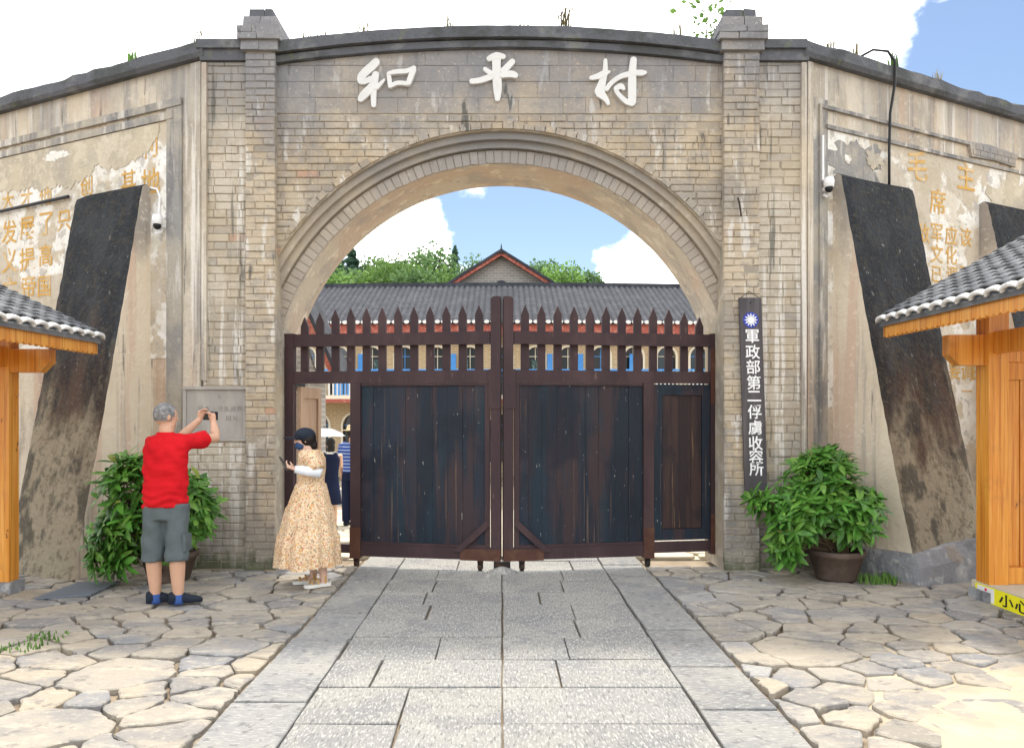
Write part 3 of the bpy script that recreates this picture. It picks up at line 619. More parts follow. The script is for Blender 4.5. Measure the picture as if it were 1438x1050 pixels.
def big_letters():
    for base, strokes in STROKES.items():
        mb = MB()
        for k, st in enumerate(strokes):
            y = YF - .028 - .0018 * k
            poly = [(GX(base + X / 9.543, YF), GZ(60 + Y / 9.543, YF)) for X, Y in stroke_poly(smooth_pts(st))]
            mb.xz(poly, y, YF + .01)
        o = mb.build('brush_letter', M['letterwhite'], GATE)
        o['label'] = {480: 'white raised brush character 和', 640: 'white raised brush character 平', 800: 'white raised brush character 村'}[base]
big_letters()

# ------------------------------------------------------------ lettering by font
TEXTS = []
def text(ch, size, fn, material, parent, name='letter', bold=.0, thick=.004):
    """fn maps (u, v) in metres, centred on the character, and depth t to a point"""
    TEXTS.append((ch, size, fn, material, parent, name, bold, thick))
def flush_texts():
    tmp = []
    for (ch, size, *_r) in TEXTS:
        cu = bpy.data.curves.new('t', 'FONT'); cu.body = ch; cu.size = 1; cu.resolution_u = 2; cu.offset = _r[4]; cu.fill_mode = 'FRONT'
        o = bpy.data.objects.new('t', cu); COL.objects.link(o); tmp.append(o)
    dg = bpy.context.evaluated_depsgraph_get(); dg.update()
    for o, (ch, size, fn, material, parent, name, bold, thick) in zip(tmp, TEXTS):
        me = bpy.data.meshes.new_from_object(o.evaluated_get(dg)); me.name = name
        if len(me.vertices):
            xs = [v.co.x for v in me.vertices]; ys = [v.co.y for v in me.vertices]
            cx, cy = (min(xs) + max(xs)) / 2, (min(ys) + max(ys)) / 2
            bm = bmesh.new(); bm.from_mesh(me)
            for v in bm.verts: v.co = Vector(fn((v.co.x - cx) * size, (v.co.y - cy) * size))
            bm.to_mesh(me); bm.free()
        me.materials.clear(); me.materials.append(material); obj(name, me, parent)
        cu = o.data; bpy.data.objects.remove(o); bpy.data.curves.remove(cu)
    TEXTS.clear()

# ------------------------------------------------------------ plastered side walls and buttresses
def side_wall(sgn):
    if sgn < 0: O, T = Vector((-3.075, 7.72, 0)), Vector((-.908, .420, 0))
    else: O, T = Vector((3.115, 7.72, 0)), Vector((.898, .440, 0))
    T.normalize(); Nn = Vector((T.y, -T.x, 0)) if sgn > 0 else Vector((-T.y, T.x, 0))
    if Nn.y > 0: Nn = -Nn
    return O, T, Nn, lambda u, n, z: O + T * u + Nn * n + Vector((0, 0, z))
def wl_box(mb, W, u0, u1, n0, n1, z0, z1):
    return mb.hexa([W(u0, n0, z0), W(u1, n0, z0), W(u0, n1, z0), W(u1, n1, z0), W(u0, n0, z1), W(u1, n0, z1), W(u0, n1, z1), W(u1, n1, z1)])
def blob_poly(cx, cz, rx, rz, rg, n=72, j=.30):
    ph = [rg.uniform(0, 6.28) for _ in range(4)]
    return [(cx + rx * math.cos(t) * k, cz + rz * math.sin(t) * k) for i in range(n) for t in (2 * math.pi * i / n,) for k in (1 + j * (.5 * math.sin(3 * t + ph[0]) + .35 * math.sin(5 * t + ph[1]) + .4 * math.sin(9 * t + ph[2]) + .25 * math.sin(21 * t + ph[3]) + rg.uniform(-.25, .25)),)]
WALLS = {}
def make_wall(sgn, label):
    O, T, Nn, W = side_wall(sgn); rg = random.Random(40 + sgn)
    w = thing('plastered_wall', label, 'wall', tuple(O), 'plastered walls beside the gateway')
    wl_box(MB(), W, 0 if sgn < 0 else .0, 5.2, 0, -.5, -.05, 5.30).build('wall_body', M['plaster'], w)
    mb = MB(); n = 30; v = []
    for i in range(n + 1):
        u = -.06 + 5.3 * i / n; k = rg.uniform(-.012, .012)
        v += [W(u, .07, 5.26), W(u, .10 + k, 5.30), W(u, .10 + k, 5.41 + k), W(u, .02, 5.46 + k), W(u, -.25, 5.54 + k * 1.5), W(u, -.56, 5.42), W(u, -.56, 5.27)]
    f = [(i * 7 + j, i * 7 + (j + 1) % 7, i * 7 + 7 + (j + 1) % 7, i * 7 + 7 + j) for i in range(n) for j in range(7)] + [tuple(range(7)), tuple(n * 7 + j for j in range(6, -1, -1))]
    mb.add(v, f).build('coping', M['coping'], w)
    pn = lambda poly, n1, key, name: MB().prism(poly, lambda a, b: W(a, n1, b), lambda a, b: W(a, -.02, b)).build(name, M[key], w)
    if sgn < 0:
        wl_box(MB(), W, .02, .16, .03, 0, .6, 5.24).build('corner_pilaster', M['plaster'], w)
        wl_box(MB(), W, .30, .52, .022, 0, 1.2, 4.90).build('grey_band', M['greyplaster'], w)
        wl_box(MB(), W, .30, 5.1, .035, 0, 4.84, 4.92).build('moulding', M['greyplaster'], w)
        wl_box(MB(), W, .42, 5.1, .028, 0, 4.72, 4.80).build('moulding', M['greyplaster'], w)
        # panel of flaking whitewash, with the clay plaster hanging over it in a ragged edge
        pn([(.52, 2.2), (5.1, 2.2), (5.1, 4.715), (.52, 4.715)], .008, 'whitewash', 'whitewash_panel')
        def on_wall(px, py, n=.018):
            d = Vector(((px - KX) / F, 1, (KY - py) / F)); c = Vector((0, 0, CAMH)); t = (O + Nn * n - c).dot(Nn) / d.dot(Nn); q = c + d * t - O; return (q.dot(T), q.z)
        edge = [on_wall(*q) for q in ((223, 188), (216, 199), (206, 214), (192, 224), (175, 231), (152, 238), (134, 231), (123, 250), (106, 256), (96, 265), (80, 260), (60, 267), (40, 263), (20, 269), (0, 268), (-40, 274), (-120, 290), (-240, 300))]
        e2 = []
        for i in range(len(edge) - 1):
            for t in (0, .17, .33, .5, .66, .83): e2.append((edge[i][0] + (edge[i + 1][0] - edge[i][0]) * t + rg.uniform(-.008, .008), edge[i][1] + (edge[i + 1][1] - edge[i][1]) * t + rg.uniform(-.03, .03)))
        n_ = len(e2); mb = MB(); v = [W(a, .015, b) for a, b in e2] + [W(a, .015, 4.712) for a, b in e2] + [W(a, .0, b) for a, b in e2]
        mb.add(v, [(i, i + 1, n_ + i + 1, n_ + i) for i in range(n_ - 1)] + [(i, 2 * n_ + i, 2 * n_ + i + 1, i + 1) for i in range(n_ - 1)]).build('clay_plaster', M['ochreplaster'], w)
        for (a, b, rx, rz) in ((2.3, 4.60, .24, .05),): pn(blob_poly(a, b, rx, rz, rg), .017, 'whitewash', 'whitewash_patch')
        (ua, za), (ub, zb_) = on_wall(96, 276, .05), on_wall(0, 297, .05)
        MB().tube([W(ua, .05, za), W(ub, .05, zb_), W(ub + 2, .05, zb_ + (zb_ - za) / (ub - ua) * 2)], .02, 8).build('wall_pipe', M['cable'], w)
    else:
        wl_box(MB(), W, .02, .10, .035, 0, .3, 5.24).build('corner_pilaster', M['plaster'], w)
        wl_box(MB(), W, .12, .34, .010, 0, .4, 4.90).build('grey_band', M['greyplaster'], w)
        wl_box(MB(), W, .20, 5.1, .035, 0, 4.80, 4.835).build('moulding', M['greyplaster'], w)
        wl_box(MB(), W, .31, 5.1, .032, 0, 4.60, 4.64).build('moulding', M['greyplaster'], w)
        wl_box(MB(), W, .20, .235, .034, 0, 1.0, 4.799).build('moulding', M['greyplaster'], w)
        pn([(.345, 1.2), (5.1, 1.2), (5.1, 4.598), (.345, 4.598)], .007, 'whitewash', 'whitewash_panel')
        pn(blob_poly(.78, 4.28, .40, .27, rg), .0105, 'greyplaster', 'grey_patch'); pn(blob_poly(.80, 4.02, .42, .09, rg), .017, 'ochreplaster', 'clay_patch')
        pn(blob_poly(1.05, 4.38, .13, .09, rg), .019, 'ochreplaster', 'clay_patch'); pn(blob_poly(3.55, 4.2, .42, .36, rg), .014, 'ochreplaster', 'clay_patch'); pn(blob_poly(.64, 4.33, .05, .045, rg), .017, 'whitewash', 'whitewash_patch')
        pn([(2.70, 4.84), (3.1, 4.86), (3.6, 4.83), (3.62, 4.67), (3.2, 4.69), (2.74, 4.67)], .0355, 'brick', 'bare_brick_patch')
        for k in range(12): wl_box(MB(), W, 2.76 + k % 6 * .14 + k // 6 * .05, 2.89 + k % 6 * .14 + k // 6 * .05, .041, .03, 4.70 + k // 6 * .065, 4.755 + k // 6 * .065).build('brick', M['brick'], w)
    WALLS[sgn] = (w, W); return w
make_wall(-1, 'plastered wall left of the gateway with ochre letters under flaking clay plaster')
make_wall(1, 'plastered wall right of the gateway with ochre letters and a hanging black cable')
def buttress(sgn, u0, u1, zt, nb, label, plinth, fl=.0):
    w, W = WALLS[sgn]; rg = random.Random(int(u0 * 100) + sgn)
    b = thing('buttress', label, 'buttress', tuple(W((u0 + u1) / 2, nb / 2, 0)), 'battered buttresses against the walls')
    nz, nu = 44, 12; mb = MB(); v = []
    def nn(z): t = z / zt; return nb + (.13 - nb) * (t ** .92)
    rows = []
    for i in range(nz + 1):
        z = zt * i / nz
        if i == nz: z -= .0
        a0, a1 = u0 - fl * (1 - z / zt), u1 + fl * (1 - z / zt)
        r = [W(a0, -.02, z), W(a0, nn(z) * .5, z + (.0 if i < nz else .03))] + [W(a0 + (a1 - a0) * j / nu + rg.uniform(-.002, .002), nn(z) + rg.uniform(-.003, .003) - (rg.uniform(.016, .022) if j in (0, nu) else 0), z - (rg.uniform(.0, .03) if i == nz else 0)) for j in range(nu + 1)] + [W(a1, nn(z) * .5, z), W(a1, -.02, z)]
        rows.append(r)
    k = len(rows[0]); v = [p for r in rows for p in r]
    fs = []; ms = []
    for i in range(nz):
        for j in range(k - 1):
            fs.append((i * k + j, i * k + j + 1, (i + 1) * k + j + 1, (i + 1) * k + j)); ms.append(1 if 2 <= j < 2 + nu else 0)
    fs.append(tuple(nz * k + j for j in range(k))); ms.append(1)
    mb.add(v, fs); mb.m = ms
    mb.build('buttress_body', [M['buttress'], M['mould']], b)
    if plinth:
        mb = MB(); n = nn(0); pts = [(u0 - fl - .05, 0.02), (u0 - fl - .06, n * .5), (u0 - fl - .06, n + .04), (u0 + .2, n + .07), ((u0 + u1) / 2, n + .07), (u1 - .1, n + .08), (u1 + fl + .06, n + .04), (u1 + fl + .06, 0.02)]
        hs = [.27, .27, .28, .31, .36, .38, .38, .36]
        v = [W(a, c, -.03) for a, c in pts] + [W(a + rg.uniform(-.01, .01), c - .02, h * .6) for (a, c), h in zip(pts, hs)] + [W(a * .97 + (u0 + u1) / 2 * .03, c - .07, h) for (a, c), h in zip(pts, hs)]
        m_ = len(pts)
        mb.add(v, [(r * m_ + i, r * m_ + i + 1, (r + 1) * m_ + i + 1, (r + 1) * m_ + i) for r in range(2) for i in range(m_ - 1)] + [tuple(2 * m_ + i for i in range(m_))]).build('plinth', M['plinth'], b)
    return b
buttress(-1, .77, 1.82, 4.03, .93, 'black-moulded sloping buttress behind the left wooden stall', False)
buttress(1, .42, 1.56, 4.10, 1.0, 'black-moulded sloping buttress with a blue-grey cement foot, right of the potted shrub', True)
buttress(1, 2.92, 4.0, 4.12, 1.0, 'farther buttress half hidden by the right stall roof', True)
def wall_letters():
    w, W = WALLS[-1]
    def put(sg, ch, px, py, hpx, n=.012, bold=.010):
        w, W = WALLS[sg]; O, T, Nn, _ = side_wall(sg)
        # ray through the pixel onto the wall plane
        d = Vector(((px - KX) / F, 1, (KY - py) / F)); c = Vector((0, 0, CAMH)); t = (O + Nn * n - c).dot(Nn) / d.dot(Nn); p = c + d * t
        size = hpx / F * p.y / .92; ax = T if sg > 0 else -T
        text(ch, size, lambda u, v: p + ax * u * 1.0 + Vector((0, 0, v)), M['ochre'], w, 'painted_letter', bold)
    for ch, px, py, h in (('利', 209, 205, 34), ('地', 211, 254, 36), ('其', 180, 254, 30), ('创', 121, 261, 26), ('、', 90, 278, 20), ('他', 64, 275, 26), ('才', 37, 279, 26), ('大', 11, 282, 26),
                          ('发', 13, 326, 32), ('展', 38, 321, 32), ('了', 65, 314, 34), ('只', 90, 310, 30), ('义', 13, 366, 34), ('提', 38, 364, 32), ('高', 64, 358, 30), ('亡', 14, 404, 30), ('帝', 40, 402, 32), ('国', 62, 402, 30)):
        put(-1, ch, px, py, h)
    for ch, px, py, h in (('毛', 1289, 232, 42), ('主', 1357, 247, 40), ('席', 1317, 283, 34), ('敌', 1297, 327, 26), ('军', 1316, 327, 26), ('应', 1336, 331, 26), ('该', 1356, 333, 26), ('文', 1316, 356, 26), ('化', 1336, 358, 26),
                          ('已', 1316, 385, 24), ('调', 1337, 386, 24), ('要', 1356, 386, 24), ('要', 1341, 520, 26), ('调', 1358, 521, 26), ('的', 1374, 521, 26), ('一', 1358, 549, 22)):
        put(1, ch, px, py, h)
wall_letters()
def tablet():
    x0, x1 = GX(262, YQ), GX(357, YQ); z0, z1 = GZ(615, YQ), GZ(547, YQ)
    t = thing('stone_tablet', 'grey stone tablet with faint carved writing set into the left gate pier', 'tablet', ((x0 + x1) / 2, YQ, z0))
    MB().box(x0, x1, YQ + .004, YQ + .1, z0, z1).build('slab', M['stele'], t)
    mb = MB(); mb.box(x0 - .035, x1 + .025, YQ - .02, YQ + .06, z1 + .001, z1 + .03).box(x0 - .035, x0 - .001, YQ - .012, YQ + .06, z0, z1).box(x1 + .001, x1 + .025, YQ - .012, YQ + .06, z0, z1).box(x0 - .035, x1 + .025, YQ - .014, YQ + .06, z0 - .03, z0 - .001)
    mb.build('frame', M['stele'], t)
    for s, py, h, pxs in (('日本人民反战同盟', 574, 8.5, (282, 346)), ('旧址', 587, 8, (321, 331)), ('文', 557, 6, (308, 308))):
        for i, ch in enumerate(s):
            px = pxs[0] + (pxs[1] - pxs[0]) * i / max(1, len(s) - 1); c = P(px, py, YQ + .002)
            text(ch, h / F * YQ, (lambda c: lambda u, v: c + Vector((u, 0, v)))(c), M['engraved'], t, 'carved_letter', .0)
tablet()
def signboard():
    y = YP - .055; A, B = P(1038, 418, y), P(1047, 700, y); w = .225; tilt = (B.x - A.x) / (A.z - B.z); h = A.z - B.z
    sx = lambda u, v, dy=0.: Vector((A.x + u + tilt * v, y + dy, A.z - v))     # u right, v down
    s = thing('name_board', 'tall dark vertical board with white characters and a blue sun emblem on the right pillar', 'sign', tuple(sx(w / 2, h)))
    MB().hexa([sx(0, h), sx(w, h), sx(0, h, .03), sx(w, h, .03), sx(0, 0), sx(w, 0), sx(0, 0, .03), sx(w, 0, .03)]).build('board', M['signboard'], s)
    c = (w / 2 - .002, .225); n = 32; r = .078
    e = MB().prism([(c[0] + r * math.cos(2 * math.pi * i / n), c[1] + r * math.sin(2 * math.pi * i / n)) for i in range(n)], lambda a, b: sx(a, b, -.004), lambda a, b: sx(a, b, .001)).build('emblem', M['emblemblue'], s)
    mb = MB()
    mb.prism([(c[0] + .036 * math.cos(2 * math.pi * i / 24), c[1] + .036 * math.sin(2 * math.pi * i / 24)) for i in range(24)], lambda a, b: sx(a, b, -.008), lambda a, b: sx(a, b, -.003))
    for i in range(12):
        a = 2 * math.pi * i / 12; q = [(c[0] + rr * math.cos(a + da), c[1] + rr * math.sin(a + da)) for rr, da in ((.041, -.24), (.070, 0), (.041, .24))]
        mb.prism(q, lambda a, b: sx(a, b, -.008), lambda a, b: sx(a, b, -.003))
    mb.build('emblem_sun', M['paintwhite'], e)
    ys = (472, 494, 515, 537, 556, 578, 600, 622, 641, 658)
    for i, ch in enumerate('軍政部第二俘虜收容所'):
        v0 = A.z - GZ(ys[i], y); cc = (w / 2 + .006, v0)
        text(ch, .158, (lambda cc: lambda u, v: sx(cc[0] + u * .95, cc[1] - v * .95, -.004))(cc), M['paintwhite'], s, 'letter', .014)
    for v in (.05, h - .3): MB().tube([sx(w / 2, v, -.006), sx(w / 2, v, .02)], .008, 6).build('bolt', M['iron'], s)
    MB().tube([sx(.02, .0, .01), sx(w / 2, -.07, .035), sx(w - .02, .0, .01)], .004, 5).build('hanging_wire', M['cable'], s)
signboard()

# ------------------------------------------------------------ the two gate leaves
def gate_leaf(sgn):
    """local frame: x from the hinge towards the middle, y thickness (front is negative), z up"""
    hinge = Vector((sgn * 2.31, 8.0, 0)); mid = Vector((sgn * .005, 7.62, 0)); dv = mid - hinge; Wd = dv.length
    lab = ('left leaf of the dark picket-topped gate, with an open doorway' if sgn < 0 else 'right leaf of the dark picket-topped gate, with its small door shut')
    g = thing('gate_leaf', lab, 'gate', tuple(hinge), 'leaves of the arched gate')
    ex = dv.normalized(); ey = Vector((0, 0, 1)).cross(ex)
    if ey.y < 0: ey = -ey
    T = lambda x, y, z: hinge + ex * x + ey * y + Vector((0, 0, z))
    def bx(mb, x0, x1, y0, y1, z0, z1): return mb.hexa([T(x, y, z) for z in (z0, z1) for y in (y0, y1) for x in (x0, x1)])
    def part(name, x0, x1, y0, y1, z0, z1, key, parent=g): return bx(MB(), x0, x1, y0, y1, z0, z1).build(name, M[key], parent)
    zb0, zb1, zm0, zm1, zt0, zt1 = .12, .24, 1.93, 2.055, 2.32, 2.45
    si = .735                                      # intermediate stile
    part('stile', 0, .10, -.045, .035, zb0, 2.46, 'gateframe'); part('stile', Wd - .105, Wd - .004, -.045, .035, zb0, 2.775, 'gateframe'); part('stile', si, si + .11, -.045, .035, zb0 - .02, zm0 - .001, 'gateframe')
    MB().prism([(Wd - .105, 2.7752), (Wd - .004, 2.7752), (Wd - .006, 2.80), (Wd - .08, 2.80)], lambda a, b: T(a, -.045, b), lambda a, b: T(a, .035, b)).build('stile_head', M['gateframe'], g)
    for z0, z1 in ((zm0, zm1), (zt0, zt1)): part('rail', .101, Wd - .116, -.040, .030, z0, z1, 'gateframe')
    part('rail', si + .111, Wd - .116, -.040, .030, zb0, zb1, 'gateframe')
    part('rail', .101, si - .001, -.040, .030, zb0 + .03, zb1 + (.02 if sgn > 0 else 0), 'gateframe')
    npk = 12; x = .16; stp = (Wd - .12 - .14) / npk
    for i in range(npk):                           # pickets with pointed tops
        a = .15 + stp * i; w = .085; top = 2.73 - .09 * (1 - min(1, i / 3)) ** 2 * (1 if i < 3 else 0)
        MB().prism([(a, zm1 + .001), (a + w, zm1 + .001), (a + w, top - .10), (a + w * .5, top), (a, top - .10)], lambda p, q: T(p, .032, q), lambda p, q: T(p, .062, q)).build('picket', M['gateframe'], g)
    rg = random.Random(60 + sgn)
    def planks(x0, x1, z0, z1, y, key, n, parent=g, name='plank'):
        xs = [x0]; 
        for i in range(n): xs.append(xs[-1] + (x1 - x0) / n * rg.uniform(.8, 1.2))
        k = (x1 - x0) / (xs[-1] - x0); xs = [x0 + (q - x0) * k for q in xs]
        for i in range(n):
            dy = rg.uniform(-.005, .005); part(name, xs[i] + .001, xs[i + 1] - (.001 if i != n // 4 or name != 'plank' or parent is not g else .004), y + dy, y + dy + .022, z0 + rg.uniform(0, .006), z1 - rg.uniform(0, .004), key, parent)
    planks(si + .112, Wd - .117, zb1 - .01, zm0 - .002, -.012, 'plank', 9)
    fr = MB(); a0, a1 = si + .112, Wd - .117
    for (p, q, r_, s_) in ((a0, a1, zm0 - .03, zm0 - .003), (a0, a1, zb1 + .001, zb1 + .03), (a1 - .05, a1, zb1 + .031, zm0 - .031)):
        bx(fr, p, q, -.03, -.014, r_, s_)
    fr.build('panel_bead', M['gateframe'], g)
    # diagonal brace, iron corner plates, small casters
    MB().prism([(Wd - .50, zb1 - .04), (Wd - .41, zb1 - .04), (Wd - .115, .47), (Wd - .115, .56)], lambda a, b: T(a, -.062, b), lambda a, b: T(a, -.0405, b)).build('brace', M['gateframe'], g)
    part('corner_plate', Wd - .42, Wd - .002, -.052, -.0455, zb0 - .006, zb1 - .01, 'gateiron'); part('corner_plate', Wd - .125, Wd - .001, -.0525, -.0458, 1.66, 2.06, 'gateframe')
    part('corner_plate', -.004, .104, -.052, -.0455, zb0 + .0, zb0 + .42, 'gateiron'); part('corner_plate', -.004, .104, -.052, -.0455, 1.72, 2.30, 'gateiron' if sgn > 0 else 'gateframe')
    part('corner_plate', si - .004, si + .114, -.052, -.0455, zb0 - .024, .42, 'gateiron')
    for x in (si + .055, Wd - (.22 if sgn < 0 else .20)):
        c = T(x, .0, .04); f = MB(); bx(f, x - .028, x + .028, -.02, .02, .085, zb0 - .003 - .021 * (x < 1)); bx(f, x - .028, x - .021, -.012, .012, .028, .09); bx(f, x + .021, x + .028, -.012, .012, .028, .09)
        cs = f.build('caster', M['iron'], g); MB().tube([T(x - .018, 0, .043), T(x + .018, 0, .043)], .04, 14).build('wheel', M['iron'], cs)
    for z in (.36, 1.97): MB().tube([T(-.03, -.01, z - .07), T(-.03, -.01, z + .07)], .024, 8).build('hinge_pin', M['gateiron'], g)
    for z in (.36, 1.97): part('hinge_strap', -.10, -.0045, -.03, .01, z - .035, z + .035, 'gateiron')
    if sgn > 0:                                    # wicket door, closed
        d = part('wicket_door', .104, si - .003, -.012, .014, .275, zm0 - .012, 'wicket')
        planks(.20, si - .10, .40, zm0 - .13, -.022, 'wicket', 4, d)
        for q in ((.106, .196, .277, zm0 - .014), (si - .096, si - .005, .277, zm0 - .014)): part('door_stile', q[0], q[1], -.034, -.0125, q[2], q[3], 'plank', d)
        for q in ((.197, si - .097, .277, .395), (.197, si - .097, zm0 - .125, zm0 - .014)): part('door_rail', q[0], q[1], -.034, -.0125, q[2], q[3], 'plank', d)
    else:                                          # wicket door standing open into the courtyard
        an = R(93); ax = (ex * math.cos(an) + ey * math.sin(an)); ay = Vector((0, 0, 1)).cross(ax)
        Q = lambda a, b, z: T(.112, .05, 0) + ax * a + ay * b + Vector((0, 0, z))
        def qb(mb, a0, a1, b0, b1, z0, z1): return mb.hexa([Q(a, b, z) for z in (z0, z1) for b in (b0, b1) for a in (a0, a1)])
        d = qb(MB(), 0, .62, -.013, .013, .27, 1.90).build('wicket_door', M['barewood'], g)
        for q in ((0, .09, .271, 1.899), (.53, .619, .271, 1.899)): qb(MB(), q[0], q[1], -.032, -.0135, q[2], q[3]).build('door_stile', M['barewood'], d)
        for q in ((.0905, .5295, .272, .39), (.0905, .5295, 1.0, 1.1), (.0905, .5295, 1.78, 1.898)): qb(MB(), q[0], q[1], -.030, -.0135, q[2], q[3]).build('door_rail', M['barewood'], d)
    return g
gate_leaf(-1); gate_leaf(1)
def gate_stop():
    s = thing('gate_stop', 'low grey stone stop under the meeting edges of the gate', 'gate stop', (0, 7.58, 0))
    MB().loft([(0, 7.56, .0, .16, .10), (0, 7.56, .02, .15, .09), (0, 7.56, .055, .05, .035), (0, 7.56, .062, .03, .02)], 16).build('stone', M['slab'], s)
    MB().box(-.085, .085, 7.60, 7.66, .0, .10).build('iron_block', M['iron'], s)
gate_stop()

# ------------------------------------------------------------ wooden stalls with tiled roofs
def arc_tile(L, w, r, th, n=6, up=True):
    mb = MB(); v = []
    for k, (x, s) in enumerate(((0, 1.0), (L, .9))):
        for rr in (1, 0):
            for i in range(n + 1):
                a = math.pi * (.08 + .84 * i / n); v.append((x, math.cos(a) * (w / 2) * s - 0, math.sin(a) * (r - (th if not rr else 0)) * s))
    m_ = n + 1
    f = [(i, i + 1, 2 * m_ + i + 1, 2 * m_ + i) for i in range(n)] + [(m_ + i, 3 * m_ + i, 3 * m_ + i + 1, m_ + i + 1) for i in range(n)]
    f += [(i, m_ + i, m_ + i + 1, i + 1) for i in range(n)] + [(2 * m_ + i, 2 * m_ + i + 1, 3 * m_ + i + 1, 3 * m_ + i) for i in range(n)]
    f += [(0, 2 * m_, 3 * m_, m_), (n, m_ + n, 3 * m_ + n, 2 * m_ + n)]
    mb.add(v, f); return mb
TILE = [arc_tile(.17, .19, .066, .02).mesh('roof_tile', M['rooftile'], True)]
TIP = arc_tile(.05, .20, .075, .03).mesh('eave_tile', M['limetip'], True)
def stall(sgn, ex, ez, y0, y1, px_, py_, label, pitch, label_beam):
    """ex: x of the eave towards the path, ez its height, y0..y1 its run; posts at px_"""
    s = thing('wooden_stall', label, 'stall', (px_, (y0 + y1) / 2, 0), 'orange pine stalls with tiled roofs')
    o_ = sgn                                                # away from the path
    run = 1.75; t = math.tan(pitch); rx = ex + o_ * run; rz = ez + run * t
    def rp(a, y, up=0.): return Vector((ex + o_ * a, y, ez + a * t + up))
    th = .03
    mb = MB().hexa([rp(0, y0, -.05), rp(run, y0, -.05), rp(0, y1, -.05), rp(run, y1, -.05), rp(0, y0, -.012), rp(run, y0, -.012), rp(0, y1, -.012), rp(run, y1, -.012)])
    far = [Vector((2 * rx - p.x, p.y, p.z)) for p in (rp(0, y0, -.05), rp(run - .002, y0, -.05), rp(0, y1, -.05), rp(run - .002, y1, -.05), rp(0, y0, -.012), rp(run - .002, y0, -.012), rp(0, y1, -.012), rp(run - .002, y1, -.012))]
    mb.hexa(far); roof = mb.build('roof', M['rooftile'], s)
    col = .172; ncol = int((y1 - y0) / col); nrow = int(run / math.cos(pitch) / .115)
    ang = math.atan2(t, 1)
    for c in range(ncol):
        y = y1 - .09 - c * col
        if KX + F * ex / y < -230 or KX + F * ex / y > 1680: continue
        for r in range(nrow):
            a = .03 + r * .115 * math.cos(pitch); p = rp(a, y, .012)
            o = obj('roof_tile', TILE[0], roof, loc=p)
            o.rotation_euler = (0, -ang + .11, 0 if sgn > 0 else math.pi)
            o.rotation_euler[0] += rnd.uniform(-.03, .03); o.location.z += rnd.uniform(-.003, .003)
        p = rp(-.03, y, -.012); o = obj('eave_tile', TIP, roof, loc=p); o.rotation_euler = (0, -ang, 0) if sgn > 0 else (0, -ang, math.pi)
    MB().tube([(rx, y0, rz + .03), (rx, y1, rz + .03)], .09, 10).build('ridge', M['rooftile'], roof)
    # fascia with a scalloped lower edge
    ns = int((y1 - y0) / .075); poly = [(y0, ez - .02), (y1 - .02, ez - .02)]
    for i in range(ns, -1, -1):
        yy = y0 + (y1 - .02 - y0) * i / ns; poly += [(yy, ez - .135)] + ([(yy - .0375, ez - .155)] if i else [])
    fx = ex + o_ * .03
    MB().prism(poly, lambda a, b: (fx, a, b), lambda a, b: (fx + o_ * .028, a, b)).build('fascia', M['pinewood'], s)
    # verge board on the gable towards the gate
    q = [rp(.03, y1 - .03, -.06), rp(run, y1 - .03, -.06), rp(.03, y1 - .001, -.06), rp(run, y1 - .001, -.06), rp(.03, y1 - .03, -.051), rp(run, y1 - .03, -.051), rp(.03, y1 - .001, -.051), rp(run, y1 - .001, -.051)]
    MB().hexa([p - Vector((0, 0, .0)) if i > 3 else p - Vector((0, 0, .10)) for i, p in enumerate(q)]).build('verge_board', M['pinewood'], s)
    # soffit boards
    for i in range(5):
        a0, a1 = .06 + i * .33, .06 + i * .33 + .32
        MB().hexa([rp(a, y, u) for u in (-.062, -.0515) for y in (y0, y1 - .035) for a in (a0, a1)]).build('soffit_board', M['pinewood'], s)
    pw = .17 if sgn > 0 else .14
    base = .10
    ztop = ez + abs(px_ - ex) * t - .07
    for y in (py_, py_ - 2.2):
        MB().box(px_ - pw / 2, px_ + pw / 2, y - pw / 2, y + pw / 2, base, ztop).build('post', M['pinewood'], s)
        MB().box(px_ - pw * .75, px_ + pw * .75, y - pw * .75, y + pw * .75, -.02, base - .002).build('post_footing', M['plinth'], s)
        # bracket beam through the post, chamfered nose
        bz0, bz1 = label_beam; nose = px_ - o_ * (.42 if sgn < 0 else .40); bk = px_ + o_ * 2.2
        e = -o_
        poly = [(px_ - o_ * (pw / 2 + .001), bz1), (nose, bz1), (nose, bz0 + .09), (nose + o_ * .09, bz0), (px_ - o_ * (pw / 2 + .001), bz0)]
        MB().xz(poly, y - .05, y + .05).build('bracket', M['pinewood'], s)
        MB().box(min(px_ + o_ * (pw / 2 + .001), bk), max(px_ + o_ * (pw / 2 + .001), bk), y - .05, y + .05, bz0 + .03, bz1 + .05).build('tie_beam', M['pinewood'], s)
    MB().box(px_ - .05, px_ + .05, py_ - 2.2 + pw / 2 + .001, py_ - pw / 2 - .001, label_beam[1] - .16, label_beam[1] + .02).build('long_beam', M['pinewood'], s)
    return s, roof
LS, LR = stall(-1, -3.74, 2.31, 4.3, 6.97, -4.49, 6.77, 'orange pine stall with a grey tiled roof at the left edge', R(25), (1.98, 2.19))
RS, RR = stall(1, 3.50, 2.46, 4.3, 6.92, 4.21, 6.42, 'orange pine stall with a grey tiled roof at the right edge', R(29), (2.02, 2.28))
